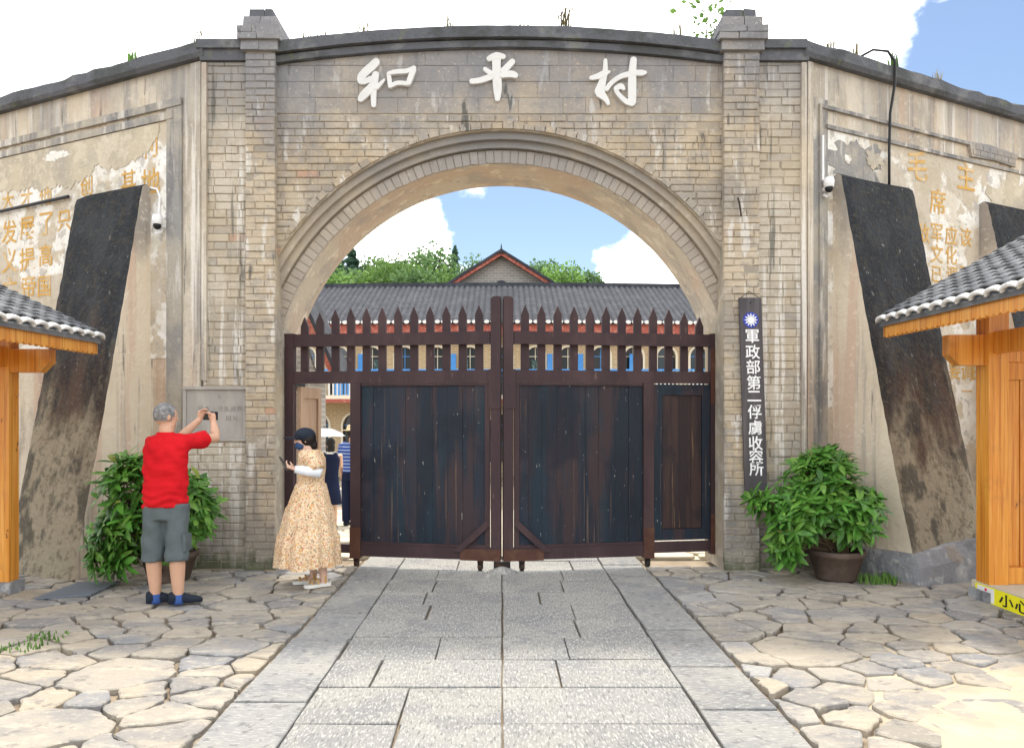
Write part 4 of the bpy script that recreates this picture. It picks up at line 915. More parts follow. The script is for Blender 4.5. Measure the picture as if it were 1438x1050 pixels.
def right_stall_front():
    # board wall of the right stall beside its post, on a raised floor edge
    px_, y1 = 4.21, 6.42
    for i in range(4):
        a = 4.30 + i * .155
        MB().box(a, a + .150, y1 + .015 - .01 * (i % 2), y1 + .05, .16, 2.02).build('wall_board', M['pinewood'], RS)
    MB().box(4.30, 4.95, y1 - .06, y1 + .005, .16, .30).build('sill_board', M['pinewood'], RS)
    MB().box(4.30, 4.95, y1 - .02, y1 + .004, 1.90, 2.06).build('head_board', M['pinewood'], RS)
    MB().box(4.12, 6.2, 4.2, 6.56, -.03, .158).build('floor_slab', M['courtstep'], RS)
    # yellow warning strip on the step edge
    st = thing('warning_sign', 'yellow step warning strip with black writing and a red falling figure', 'sign', (4.11, 6.0, .02))
    y0, yb = 6.52, 5.3
    Y = lambda u, v, n: Vector((4.118 - n, y0 - u, .010 + v))         # u towards the camera, on the face turned to the path
    def pl(poly, n0, n1, key, name, par): return MB().prism(poly, lambda a, b: Y(a, b, n1), lambda a, b: Y(a, b, n0)).build(name, M[key], par)
    pl([(0.02, 0), (1.1, 0), (1.1, .135), (0.02, .135)], .0, .004, 'yellow', 'strip', st)
    pl([(0.05, .01), (.27, .01), (.27, .125), (0.05, .125)], .0042, .006, 'white', 'pictogram_field', st)
    mb = MB()
    for q in ([(.14, .06), (.2, .085), (.19, .055)], [(.11, .085), (.2, .075), (.2, .062), (.11, .07)], [(.17, .07), (.23, .045), (.22, .033), (.16, .056)], [(.15, .065), (.11, .03), (.125, .024), (.17, .055)]): mb.prism(q, lambda a, b: Y(a, b, .0085), lambda a, b: Y(a, b, .0062))
    mb.prism([(.165 + .016 * math.cos(i), .105 + .012 * math.sin(i)) for i in [k * 2 * math.pi / 10 for k in range(10)]], lambda a, b: Y(a, b, .0085), lambda a, b: Y(a, b, .0062))
    mb.build('pictogram', M['red'], st)
    for i, ch in enumerate('小心台阶'):
        text(ch, .12, (lambda i: lambda u, v: Y(.42 + i * .19 + u * 1.5, .068 + v * .9, .0055))(i), M['black'], st, 'letter', .02)
right_stall_front()

# ------------------------------------------------------------ potted shrubs
def leaf_mesh(rg, n, L):
    mb = MB()
    for i in range(n):
        az = 2 * math.pi * i / n + rg.uniform(-.35, .35); el = rg.uniform(-.35, .75); l = L * rg.uniform(.7, 1.15); w = l * rg.uniform(.13, .18)
        d = Vector((math.cos(az) * math.cos(el), math.sin(az) * math.cos(el), math.sin(el))); s = Vector((-math.sin(az), math.cos(az), 0)); up = s.cross(d)
        st = [(0, .12, 0), (.28, .9, .03), (.55, 1, .02), (.8, .6, -.05), (1.0, .03, -.16)]; v = []
        for (t, k, h) in st:
            c = d * l * t + Vector((0, 0, h * l)); v += [c - s * w * k + up * w * .28 * k, c, c + s * w * k + up * w * .28 * k]
        f = []
        for j in range(len(st) - 1): f += [(j * 3, j * 3 + 1, j * 3 + 4, j * 3 + 3), (j * 3 + 1, j * 3 + 2, j * 3 + 5, j * 3 + 4)]
        mb.add(v, f)
    return mb.mesh('leaf_cluster', M['leaf'], True)
rl = random.Random(77)
CLUSTERS = [leaf_mesh(rl, rl.choice([5, 6, 8, 9, 11]), rl.choice([.12, .14, .16, .175])) for _ in range(10)]
def shrub(loc, label, ell, n, pot, seed):
    rg = random.Random(seed); x, y, z = loc
    s = thing('potted_shrub', label, 'potted shrub', loc, 'glossy shrubs in pots before the wall')
    pr, ph = pot
    MB().loft([(x, y, .0, pr * .72, pr * .72), (x, y, .02, pr * .75, pr * .75), (x, y, ph * .8, pr, pr), (x, y, ph * .82, pr * 1.07, pr * 1.07), (x, y, ph, pr * 1.08, pr * 1.08), (x, y, ph, pr * .95, pr * .95), (x, y, ph * .88, pr * .94, pr * .94)], 28).build('pot', M['pot'], s, True)
    MB().loft([(x, y, ph * .885, pr * .92, pr * .92), (x, y, ph * .9, pr * .9, pr * .9)], 20).build('soil', M['soil'], s)
    st = MB(); pts = []
    tries = 0
    while len(pts) < n and tries < n * 60:
        tries += 1
        cx, cy, cz, rx, ry, rz = rg.choice(ell); u = Vector((rg.gauss(0, 1), rg.gauss(0, 1), rg.gauss(0, 1))).normalized() * (rg.random() ** .30)
        p = Vector((cx + u.x * rx, cy + u.y * ry, cz + u.z * rz))
        if p.z < .10 or p.y > 7.66: continue
        if all((p - q).length > .06 for q in pts): pts.append(p)
    c0 = Vector((x, y, ph))
    for p in pts:
        out = (p - Vector((x, y, ph + .25))); out = (out.normalized() + Vector((0, 0, .55))).normalized()
        o = obj('leaf_cluster', rg.choice(CLUSTERS), s, loc=p); o.rotation_euler = (out.to_track_quat('Z', 'Y') @ Matrix.Rotation(rg.uniform(0, 6.28), 4, 'Z').to_quaternion()).to_euler()
        o.scale = [rg.uniform(.75, 1.15)] * 3
        if rg.random() < .4:
            m_ = (c0 + p) / 2 + Vector((0, 0, .06)); st.tube([c0 + Vector((rg.uniform(-.08, .08), rg.uniform(-.08, .08), -.03)), m_, p], [.014, .009, .005], 5)
    st.build('stems', M['stem'], s)
    return s
xr, xl = GX(1174, 7.3), GX(238, 7.25)
shrub((xr, 7.3, 0), 'bushy glossy green shrub in a dark clay pot under the vertical board', [(GX(1150, 7.2), 7.2, .86, .40, .32, .32), (GX(1112, 7.2), 7.2, .60, .22, .26, .24), (GX(1068, 7.2), 7.2, .76, .10, .1, .06), (GX(1195, 7.2), 7.15, .66, .24, .28, .28), (GX(1158, 7.2), 7.2, 1.10, .23, .22, .17), (GX(1100, 7.2), 7.15, .33, .13, .14, .14)], 400, (.25, .29), 1)
shrub((xl, 7.25, 0), 'bushy glossy green shrub in a pot behind the man in red', [(GX(178, 7.0), 6.98, .78, .24, .22, .40), (GX(262, 7.1), 7.1, .72, .26, .22, .32), (GX(160, 7.0), 6.95, .40, .20, .20, .30), (GX(215, 7.0), 7.1, .55, .28, .22, .4), (GX(185, 7.0), 7.0, 1.1, .14, .14, .12)], 330, (.25, .28), 2)
def tuft(name, p, n, h, key, label, cat, group, spread=.06, wide=.006, seed=0, deep=.03):
    rg = random.Random(seed); mb = MB(); p = Vector(p)
    for i in range(n):
        a = rg.uniform(0, 6.28); l = h * rg.uniform(.5, 1.1); b = p + Vector((rg.uniform(-spread, spread), rg.uniform(-deep, deep), 0)); lean = Vector((math.cos(a), math.sin(a) * .6, 0)) * l * rg.uniform(.05, .4)
        s = Vector((1, 0, 0)) * wide * rg.uniform(.7, 1.3)
        v = [b - s, b + s, b + lean * .4 + Vector((0, 0, l * .6)) + s * .7, b + lean * .4 + Vector((0, 0, l * .6)) - s * .7, b + lean + Vector((0, 0, l))]
        mb.add(v, [(0, 1, 2, 3), (3, 2, 4)])
    return tag(mb.build(name, M[key]), label, cat, group)
def ctop(x): return top_z(x) + .205
for k, (px, h, n, key, lab) in enumerate(((794, .36, 22, 'drygrass', 'tallest dry grass tuft on the gateway top, right of its middle'), (738, .10, 9, 'drygrass', 'short dry tuft on the gateway top just above the middle character'),
        (510, .22, 7, 'drygrass', 'thin dry tuft on the gateway top above the first character'), (630, .15, 6, 'drygrass', 'thin dry tuft on the gateway top left of its middle'), (428, .18, 8, 'drygrass', 'dry tuft on the gateway top close to the left pillar'),
        (452, .13, 6, 'drygrass', 'second dry tuft from the left pillar on the gateway top'), (950, .22, 8, 'drygrass', 'sparse grass on the gateway top near the right pillar'))):
    x = GX(px, YF - .05); tuft('grass_tuft', (x, YF - .03, ctop(x) - .01), n + 4, h * 1.15, key, lab, 'grass', 'grass tufts on the wall tops', .06, .005, k)
for k, (sg, u, n, h, key, lab) in enumerate(((-1, 1.02, 12, .13, 'weed', 'small green weed on the coping of the left wall'), (-1, .06, 6, .30, 'drygrass', 'thin tall stalks where the left wall meets the gateway'),
        (1, .35, 9, .16, 'drygrass', 'dry stalks on the coping of the right wall beside the gateway pier'), (1, .72, 10, .22, 'drygrass', 'upright dry stalks on the right wall coping'), (1, 1.33, 16, .16, 'weed', 'green weed on the right wall coping beside the cable'), (1, 2.1, 8, .14, 'drygrass', 'dry stalks far along the right wall coping'))):
    p = WALLS[sg][1](u, .03, 5.43); tuft('wall_weed', p, n + 4, h * 1.2, key, lab, 'weed', 'grass tufts on the wall tops', .05, .009 if key == 'weed' else .005, 30 + k)
tuft('grass_tuft', (-2.48, 7.95, 5.72), 10, .26, 'drygrass', 'dry grass growing from the back of the left pillar cap', 'grass', 'grass tufts on the wall tops', .06, .005, 55)
def sapling():
    s = thing('sapling', 'leafy bright green sapling growing behind the right pillar cap', 'sapling', (2.2, 7.95, 5.3)); rg = random.Random(8)
    base = Vector((2.22, 7.95, 5.32)); MB().tube([base, base + Vector((-.05, 0, .3)), base + Vector((-.02, .02, .62))], [.012, .008, .004], 5).build('stem', M['stem'], s)
    for i in range(85):
        t = rg.random(); p = base + Vector((-.04 + rg.gauss(0, .12) * (.5 + t), rg.uniform(-.1, .1), .12 + .58 * t)); a = rg.uniform(0, 6.28); e = rg.uniform(-.3, .5); l = rg.uniform(.06, .10)
        d = Vector((math.cos(a) * math.cos(e), math.sin(a) * math.cos(e), math.sin(e))); q = d.cross(Vector((rg.gauss(0, 1), rg.gauss(0, 1), rg.gauss(0, 1)))).normalized() * l * .34
        MB().add([p, p + d * l * .4 + q, p + d * l, p + d * l * .4 - q], [(0, 1, 2, 3)]).build('leaf', M['lightleaf'], s)
sapling()
for k, (x, y, n, h, lab) in enumerate(((GX(1232, 7.1), 7.12, 110, .10, 'low green weeds on the ground between the pot and the right buttress'), (GX(70, 5.4), 5.35, 46, .045, 'patch of short grass between the stones, left foreground'), (GX(35, 5.15), 5.1, 40, .045, 'leftmost patch of short grass between the flagstones'))):
    w_ = tuft('ground_weed', (x, y, .0), n, h, 'weed', lab, 'weed', 'weeds in the paving', .18 if k == 0 else .14, .007, 80 + k, .10); stuff(w_)

# ------------------------------------------------------------ security cameras and the black cable
def cctv(sg, px, py, label, up):
    w, W = WALLS[sg]; O, T, Nn, _ = side_wall(sg)
    d = Vector(((px - KX) / F, 1, (KY - py) / F)); c = Vector((0, 0, CAMH)); t = (O + Nn * .10 - c).dot(Nn) / d.dot(Nn); p = c + d * t
    s = thing('security_camera', label, 'security camera', tuple(p), 'white security cameras on the walls')
    mb = MB().tube([p + Nn * .02, p - Nn * .09], .022, 8).build('mount', M['white'], s)
    b = MB().loft([(p.x, p.y, p.z + .0, .036, .036), (p.x, p.y, p.z + .012, .05, .05), (p.x, p.y, p.z + .075, .055, .055), (p.x, p.y, p.z + .105, .045, .045)], 16); b.build('housing', M['white'], s, True)
    MB().ball((p.x, p.y - .005, p.z - .005), (.042, .042, .045), 14, 8).build('lens_dome', M['black'], s, True)
    MB().tube([p - Nn * .06 + Vector((0, 0, -.06)), p + Nn * .0 + Vector((-.02, 0, -.085)), p - Nn * .085 + Vector((-.05 * -sg, 0, -.06))], .014, 8).build('arm', M['white'], s)
    if up == 'conduit':
        q = p - Nn * .08; e = -T
        MB().tube([q + Vector((0, 0, -.03)), q - e * .06 + Vector((0, 0, -.05)), q - e * .085 + Vector((0, 0, .02)), q - e * .055 + Vector((0, 0, .32)), q - e * .10 + Vector((0, 0, .41)), q - e * .20 + Vector((0, 0, .44))], .011, 8).build('conduit', M['white'], s)
    else: MB().tube([p - Nn * .05 + Vector((-.02, 0, .09)), p - Nn * .05 + Vector((-.02, 0, .56))], .013, 8).build('antenna', M['white'], s)
cctv(-1, 221, 316, 'white security camera with a bent conduit beside the left buttress', 'conduit')
cctv(1, 1164, 264, 'white security camera under an upright white antenna by the right buttress', 'antenna')
def wall_cable():
    w, W = WALLS[1]; pts = [W(.95, -.2, 5.52), W(1.0, .04, 5.56), W(1.12, .13, 5.53), W(1.235, .13, 5.44), W(1.245, .12, 5.2), W(1.25, .06, 4.9), W(1.25, .05, 4.5), W(1.25, .05, 4.1)]
    tag(MB().tube(pts, .014, 8).build('cable', M['cable'], None, True), 'black cable hanging over the coping of the right wall down to the buttress', 'cable')
wall_cable()

# ------------------------------------------------------------ people
def hand(mb, wrist, d, nrm, size=1.0, curl=.5, thumb=1):
    """palm and five fingers: d points along the hand, nrm out of the palm; fingers curl towards nrm"""
    d = Vector(d).normalized(); nrm = (Vector(nrm) - d * Vector(nrm).dot(d)).normalized(); s = d.cross(nrm); w = Vector(wrist); k = size
    mb.tube([w - d * .01, w + d * .035 * k, w + d * .075 * k, w + d * .09 * k], [.024 * k, .034 * k, .038 * k, .034 * k], 10, flat=.55)
    for i, l in enumerate((.068, .078, .072, .056)):
        o = (i - 1.5) * .0195 * k; b = w + d * .082 * k + s * o; pts = [b]; a = 0; p = b
        for seg in (.45, .32, .23):
            a += curl * .9; p = p + (d * math.cos(a) + nrm * math.sin(a)) * l * k * seg; pts.append(p)
        mb.tube(pts, [.0095 * k, .009 * k, .0085 * k, .007 * k], 7)
    b = w + d * .03 * k + s * thumb * .03 * k
    mb.tube([b, b + (d * .6 + s * thumb * .8 + nrm * .3).normalized() * .035 * k, b + (d * .85 + s * thumb * .45 + nrm * .6).normalized() * .064 * k], [.013 * k, .011 * k, .008 * k], 7)
def head(mb, c, fwd, h=.235):
    """skull, jaw, nose, brow, ears; fwd is where the face looks"""
    f = Vector(fwd).normalized(); up = Vector((0, 0, 1)); s = f.cross(up).normalized(); up = s.cross(f); c = Vector(c)
    Mx = Matrix((s, f, up)).transposed(); k = h / .235
    mb.ball(c + up * .022 * k, (.074 * k, .094 * k, .094 * k), 16, 12, Mx); mb.ball(c - up * .035 * k + f * .022 * k, (.058 * k, .068 * k, .082 * k), 14, 10, Mx)
    mb.ball(c + f * .096 * k - up * .012 * k, (.013 * k, .02 * k, .024 * k), 8, 6, Mx); mb.ball(c + f * .084 * k + up * .028 * k, (.045 * k, .012 * k, .010 * k), 8, 6, Mx)
    mb.ball(c + f * .083 * k - up * .058 * k, (.024 * k, .011 * k, .010 * k), 8, 6, Mx); mb.ball(c + f * .07 * k - up * .095 * k, (.022 * k, .018 * k, .016 * k), 8, 6, Mx)
    for e in (-1, 1): mb.ball(c + s * e * .076 * k - f * .008 * k, (.010 * k, .018 * k, .030 * k), 8, 6, Mx)
    return s, f, up
def shoe(mb, heel, d, L=.26, w=.046, h=.075):
    d = Vector((d[0], d[1], 0)).normalized(); s = Vector((-d.y, d.x, 0)); v = []; p0 = Vector(heel)
    prof = [(.0, .5, .9), (.06, .8, 1.0), (.2, .9, 1.0), (.42, .9, .92), (.62, 1.05, .66), (.82, 1.0, .52), (.95, .7, .4), (1.0, .3, .25)]; n = 10
    for (t, ww, hh) in prof:
        for j in range(n):
            a = 2 * math.pi * j / n; x, z = math.cos(a), math.sin(a)
            x = math.copysign(abs(x) ** .6, x); z = math.copysign(abs(z) ** .6, z)
            v.append(p0 + d * (L * t - .06) + s * x * w * ww + Vector((0, 0, (z * .5 + .5) * h * hh)))
    k = len(prof); f = [(i * n + j, i * n + (j + 1) % n, (i + 1) * n + (j + 1) % n, (i + 1) * n + j) for i in range(k - 1) for j in range(n)] + [tuple(range(n - 1, -1, -1)), tuple(range((k - 1) * n, k * n))]
    mb.add(v, f)
def eyes(c, s, f, up, parent, k=1.):
    for e in (-1, 1): MB().ball(c + s * e * .030 * k + f * .083 * k + up * .012 * k, (.012 * k, .008 * k, .008 * k), 8, 6).build('eye', M['black'], parent, True)
def phone_at(c, ax, up, label, w=.15, h=.075):
    ax = Vector(ax).normalized(); up = Vector(up); up = (up - ax * up.dot(ax)).normalized(); n = ax.cross(up)
    p = thing('phone', label, 'phone', tuple(c)); c = Vector(c)
    MB().hexa([c + ax * a * w / 2 + n * b * .005 + up * d * h / 2 for d in (-1, 1) for b in (-1, 1) for a in (-1, 1)]).build('body', M['phone'], p)
    MB().hexa([c + ax * (a * w / 2 * .93) + n * (.0052 + .0012 * (b + 1)) + up * d * h / 2 * .92 for d in (-1, 1) for b in (-1, 1) for a in (-1, 1)]).build('screen', M['glass'], p)
    return p
def man_red():
    D = 6.30; X0 = GX(235, D); k = D / F
    base = Vector((X0, D, .012)); o = thing('person', 'person in a red T-shirt and grey shorts, seen from behind, photographing the tablet', 'person', tuple(base))
    q = lambda px, py, y=0.: Vector(((px - 235) * k + X0, D + y, CAMH + (KY - py) * k))
    b = MB()
    hc = q(228, 586, .06); fw = Vector((.62, .76, -.02)); s, f, up = head(b, hc, fw, .235)
    b.tube([q(230, 598, .05), q(231, 609, .04), q(232, 625, .035)], [.060, .058, .055], 12)
    b.loft([(q(231, 0).x, D + .03, .85, .13, .075), (q(231, 0).x, D + .03, 1.1, .13, .07), (q(232, 0).x, D + .035, 1.30, .13, .06), (q(232, 0).x, D + .035, 1.38, .08, .045)], 16)
    shR, elR, haR = q(258, 620, .05), q(286, 616, .27), q(273, 594, .42)
    shL, elL, haL = q(209, 623, .06), q(222, 622, .34), q(249, 590, .46)
    for sh, el, ha in ((shR, elR, haR), (shL, elL, haL)): b.tube([sh, sh.lerp(el, .5), el, el.lerp(ha, .35), ha], [.054, .048, .041, .042, .028], 10)
    hand(b, haR, Vector((-.28, .12, .95)), Vector((-.9, .1, .1)), .95, .75, -1); hand(b, haL, Vector((.25, .1, .95)), Vector((.9, -.1, .1)), .95, .75, 1)
    ankL, ankR = q(219, 838, .0), q(252, 838, -.02); knL, knR = q(215, 775, .0), q(250, 775, -.02); hpL, hpR = q(217, 712, .02), q(247, 712, .02)
    for hp, kn, an in ((hpL, knL, ankL), (hpR, knR, ankR)): b.tube([hp, hp.lerp(kn, .5), kn, kn.lerp(an, .3), kn.lerp(an, .75), an, an - Vector((0, 0, .05))], [.088, .078, .060, .064, .050, .039, .042], 12)
    body = remeshed(b, 'body', M['skin'], o, .008, 3)
    # hair, as a close cap set back from the face
    h = MB(); Mx = Matrix((s, f, up)).transposed(); h.ball(hc + up * .026 - f * .006, (.081, .098, .101), 22, 16, Mx)
    me = h.mesh('hair', M['greyhair'], True); bm = bmesh.new(); bm.from_mesh(me)
    bmesh.ops.delete(bm, geom=[v for v in bm.verts if (v.co - hc).dot(f) > .045 + .4 * (v.co - hc).dot(up) - .0 and (v.co - hc).dot(f) > .02 and (v.co - hc).dot(up) < .085 or (v.co - hc).dot(up) < -.045], context='VERTS'); bm.to_mesh(me); bm.free(); obj('hair', me, body)
    t = MB()
    cx = q(231, 0).x
    t.loft([(cx - .002, D + .02, .825, .190, .130), (cx, D + .02, .86, .192, .132), (cx, D + .02, 1.0, .183, .126), (cx, D + .02, 1.15, .184, .124), (cx + .005, D + .025, 1.28, .194, .122), (cx + .008, D + .03, 1.34, .190, .112), (cx + .006, D + .03, 1.39, .155, .092), (cx + .004, D + .03, 1.425, .10, .07), (cx + .002, D + .03, 1.445, .07, .055)], 22)
    for sh, el, r in ((shR, elR, .66), (shL, elL, .62)):
        e = sh.lerp(el, r); t.tube([sh.lerp(q(232, 620, .03), .45), sh, sh.lerp(e, .6), e], [.080, .074, .074, .080], 14)
    shirt = remeshed(t, 'shirt', M['redcloth'], o, .011, 4)
    from mathutils import noise
    def wrinkle(ob, amp, sc, st):
        me = ob.data
        for v in me.vertices: v.co += v.normal * amp * noise.noise(Vector((v.co.x * sc * st[0], v.co.y * sc * st[1], v.co.z * sc * st[2])))
        me.update()
    wrinkle(shirt, .013, 8, (.7, .7, 1.5)); wrinkle(shirt, .006, 19, (.6, .6, 1.5))
    for v in shirt.data.vertices:            # cloth gathering above the hem and across the back
        k_ = max(0, min(1, (1.02 - v.co.z) / .12)); w_ = noise.noise(Vector((v.co.x * 6, v.co.y * 6, 4)))
        v.co += v.normal * (.007 * k_ * math.sin(v.co.z * 95 + 5 * w_) + .005 * (1 - k_) * math.sin(v.co.z * 40 + (v.co.x - cx) * 28 + 4 * w_))
    MB().loft([(hc.x + .014, hc.y - .026, 1.41, .082, .075), (hc.x + .012, hc.y - .026, 1.452, .070, .064)], 16).build('collar', M['redcloth'], shirt, True)
    g = MB()
    g.loft([(cx, D + .02, .72, .182, .125), (cx, D + .02, .80, .176, .118), (cx, D + .02, .88, .155, .095)], 18)
    for hp, kn in ((hpL, knL), (hpR, knR)):
        e = kn + (kn - hp) * .20; g.tube([hp + Vector((0, 0, .02)), hp.lerp(kn, .4), kn, e], [.104, .098, .092, .094], 16)
    shorts = remeshed(g, 'shorts', M['greycloth'], o, .011, 3); wrinkle(shorts, .014, 8, (1, 1, 1.3)); wrinkle(shorts, .006, 18, (1, 1, .7))
    pk = q(264, 760, -.02); MB().hexa([pk + Vector((a * .016, c_ * .055, z * .07)) for z in (-1, 1) for c_ in (-1, 1) for a in (-1, 1)]).build('cargo_pocket', M['greycloth'], shorts)
    for an, dd in ((ankL, (.85, .5)), (ankR, (.9, .45))):
        MB().tube([an + Vector((0, 0, .03)), an - Vector((0, 0, .02)), an - Vector((0, 0, .05))], [.043, .044, .046], 12).build('sock', M['bluesock'], o, True)
        m = MB(); shoe(m, (an.x - .02, an.y, .014), dd, .27, .052, .10); remeshed(m, 'shoe', M['shoe'], o, .008, 3)
    phone_at(q(263, 584, .505), (1, .25, 0), (0, -.1, 1), 'black phone held up sideways by the person in red', .125, .075)
man_red()
def woman_dress():
    D = 7.0; X0 = GX(432, D); k = D / F
    o = thing('person', 'person in a long cream floral dress, dark cap and blue mask, looking left', 'person', (X0, D, .012))
    q = lambda px, py, y=0.: Vector(((px - 432) * k + X0, D + y, CAMH + (KY - py) * k))
    b = MB(); hc = q(428, 618, 0); fw = Vector((-.96, -.25, -.05)); s, f, up = head(b, hc, fw, .205)
    b.tube([q(431, 626), q(434, 640)], [.045, .055], 10)
    b.loft([(q(438, 0).x, D, .8, .11, .10), (q(438, 0).x, D, 1.0, .12, .11), (q(438, 0).x, D, 1.16, .13, .13), (q(437, 0).x, D, 1.24, .10, .12)], 14)
    sh, el, ha = q(442, 640, -.14), q(455, 662, -.17), q(424, 656, -.24); b.tube([sh, sh.lerp(el, .5), el, el.lerp(ha, .5), ha], [.045, .042, .035, .033, .024], 10)
    hand(b, ha, Vector((-.85, -.1, .35)), Vector((.1, .5, .6)), .85, .7, -1)
    sh2, el2, ha2 = q(437, 640, .13), q(442, 668, .10), q(424, 660, .0); b.tube([sh2, el2, ha2], [.043, .035, .024], 10); hand(b, ha2, Vector((-.9, -.1, .2)), Vector((.1, -.4, .7)), .85, .6, 1)
    aA, aB = q(438, 808, .06), q(457, 812, -.06)
    for a, hp in ((aA, q(436, 690, .07)), (aB, q(444, 690, -.07))): b.tube([hp, hp.lerp(a, .5), hp.lerp(a, .75), a, a - Vector((0, 0, .03))], [.085, .055, .052, .034, .036], 10)
    for a, d in ((aA, Vector((-.95, -.3, 0))), (aB, Vector((-.8, -.6, 0)))): b.tube([a - Vector((0, 0, .03)), a + d * .07 - Vector((0, 0, .045)), a + d * .14 - Vector((0, 0, .055))], [.034, .034, .026], 10, flat=.7)
    body = remeshed(b, 'body', M['paleskin'], o, .008, 3)
    eyes(hc, s, f, up, body, .87)
    # dress: fitted top, three flared tiers with folds
    n = 64; rings = [(1.275, 434, .075, .085), (1.245, 436, .11, .135), (1.19, 438, .125, .155), (1.10, 438, .128, .145), (1.02, 437, .125, .135), (.965, 437, .122, .13), (.95, 437, .140, .15), (.85, 436, .170, .18), (.76, 435, .192, .20), (.735, 435, .212, .22), (.60, 434, .236, .24), (.50, 433, .252, .255), (.478, 433, .272, .27), (.34, 432, .285, .285), (.20, 431, .295, .30)]
    v = []; rg = random.Random(4)
    for (z, px, rx, ry) in rings:
        amp = max(0, (1.0 - z)) * .042
        for j in range(n):
            a = 2 * math.pi * j / n; kf = 1 + amp * (math.sin(11 * a + z * 1.5) + .6 * math.sin(17 * a + 1 - z * 2)) / (rx + .05) * .62
            v.append((GX(px, D) + math.cos(a) * rx * kf, D + math.sin(a) * ry * kf, z + .012 * math.sin(5 * a) * (z < .25)))
    m = MB(); m.add(v, [(i * n + j, i * n + (j + 1) % n, (i + 1) * n + (j + 1) % n, (i + 1) * n + j) for i in range(len(rings) - 1) for j in range(n)])
    dress = m.build('dress', M['floral'], o, True)
    for sh_, el_ in ((sh, el), (sh2, el2)):
        MB().tube([sh_ + Vector((-.01, 0, .035)), sh_ + Vector((.005, 0, -.01)), sh_.lerp(el_, .55), sh_.lerp(el_, .8)], [.06, .075, .078, .072], 16).build('sleeve', M['floral'], dress, True)
    MB().tube([el.lerp(sh, .12), el, el.lerp(ha, .5), ha], [.047, .050, .046, .034], 14).build('arm_sleeve', M['whitesleeve'], o, True)
    # mask, hair, cap
    Mx = Matrix((s, f, up)).transposed()
    MB().ball(hc + f * .036 - up * .046, (.053, .058, .046), 16, 10, Mx).build('face_mask', M['mask'], body, True)
    hm = MB(); hm.ball(hc + up * .022 - f * .022, (.080, .085, .090), 18, 12, Mx); hm.ball(hc - f * .07 - up * .045, (.045, .045, .06), 12, 8, Mx); remeshed(hm, 'hair', M['blackhair'], body, .008, 2)
    c = MB(); c.ball(hc + up * .048 - f * .004, (.086, .098, .072), 20, 12, Mx)
    cap = c.build('cap', M['shoe'], o, True)
    br = MB(); pts = [(-.082, .05), (-.072, .12), (-.04, .175), (0, .19), (.04, .175), (.072, .12), (.082, .05)]
    br.prism(pts, lambda a, e: hc + s * a + f * e + up * (.040 - .10 * max(0, e - .05) - 2.5 * a * a), lambda a, e: hc + s * a + f * e + up * (.054 - .10 * max(0, e - .05) - 2.5 * a * a)); br.build('brim', M['shoe'], cap)
    for a, d in ((aA, Vector((-.95, -.3, 0))), (aB, Vector((-.8, -.6, 0)))):
        m = MB(); d.normalize(); sd = Vector((-d.y, d.x, 0)); out = [(-.06, .03), (-.045, .042), (.04, .036), (.12, .048), (.17, .04), (.19, .015)]; poly = [(t, w) for t, w in out] + [(t, -w) for t, w in out[::-1]]
        zb = .014
        sl_ = m.prism(poly, lambda t, w: Vector((a.x, a.y, zb)) + d * t + sd * w, lambda t, w: Vector((a.x, a.y, zb + .032)) + d * t + sd * w).build('sandal_sole', M['sole'], o)
        st = MB()
        for t, h in ((.0, .10), (.07, .07), (.125, .052)):
            st.tube([Vector((a.x, a.y, zb + .03)) + d * t + sd * .042, Vector((a.x, a.y, zb + h)) + d * t + sd * .025, Vector((a.x, a.y, zb + h)) + d * t - sd * .025, Vector((a.x, a.y, zb + .03)) + d * t - sd * .042], .010, 6, flat=1)
        st.build('sandal_strap', M['tan'], sl_)
    phone_at(q(409, 648, -.25), (-.45, -.2, .85), (.3, -.8, .2), 'dark phone held at chest height by the person in the floral dress', .14, .07)
woman_dress()
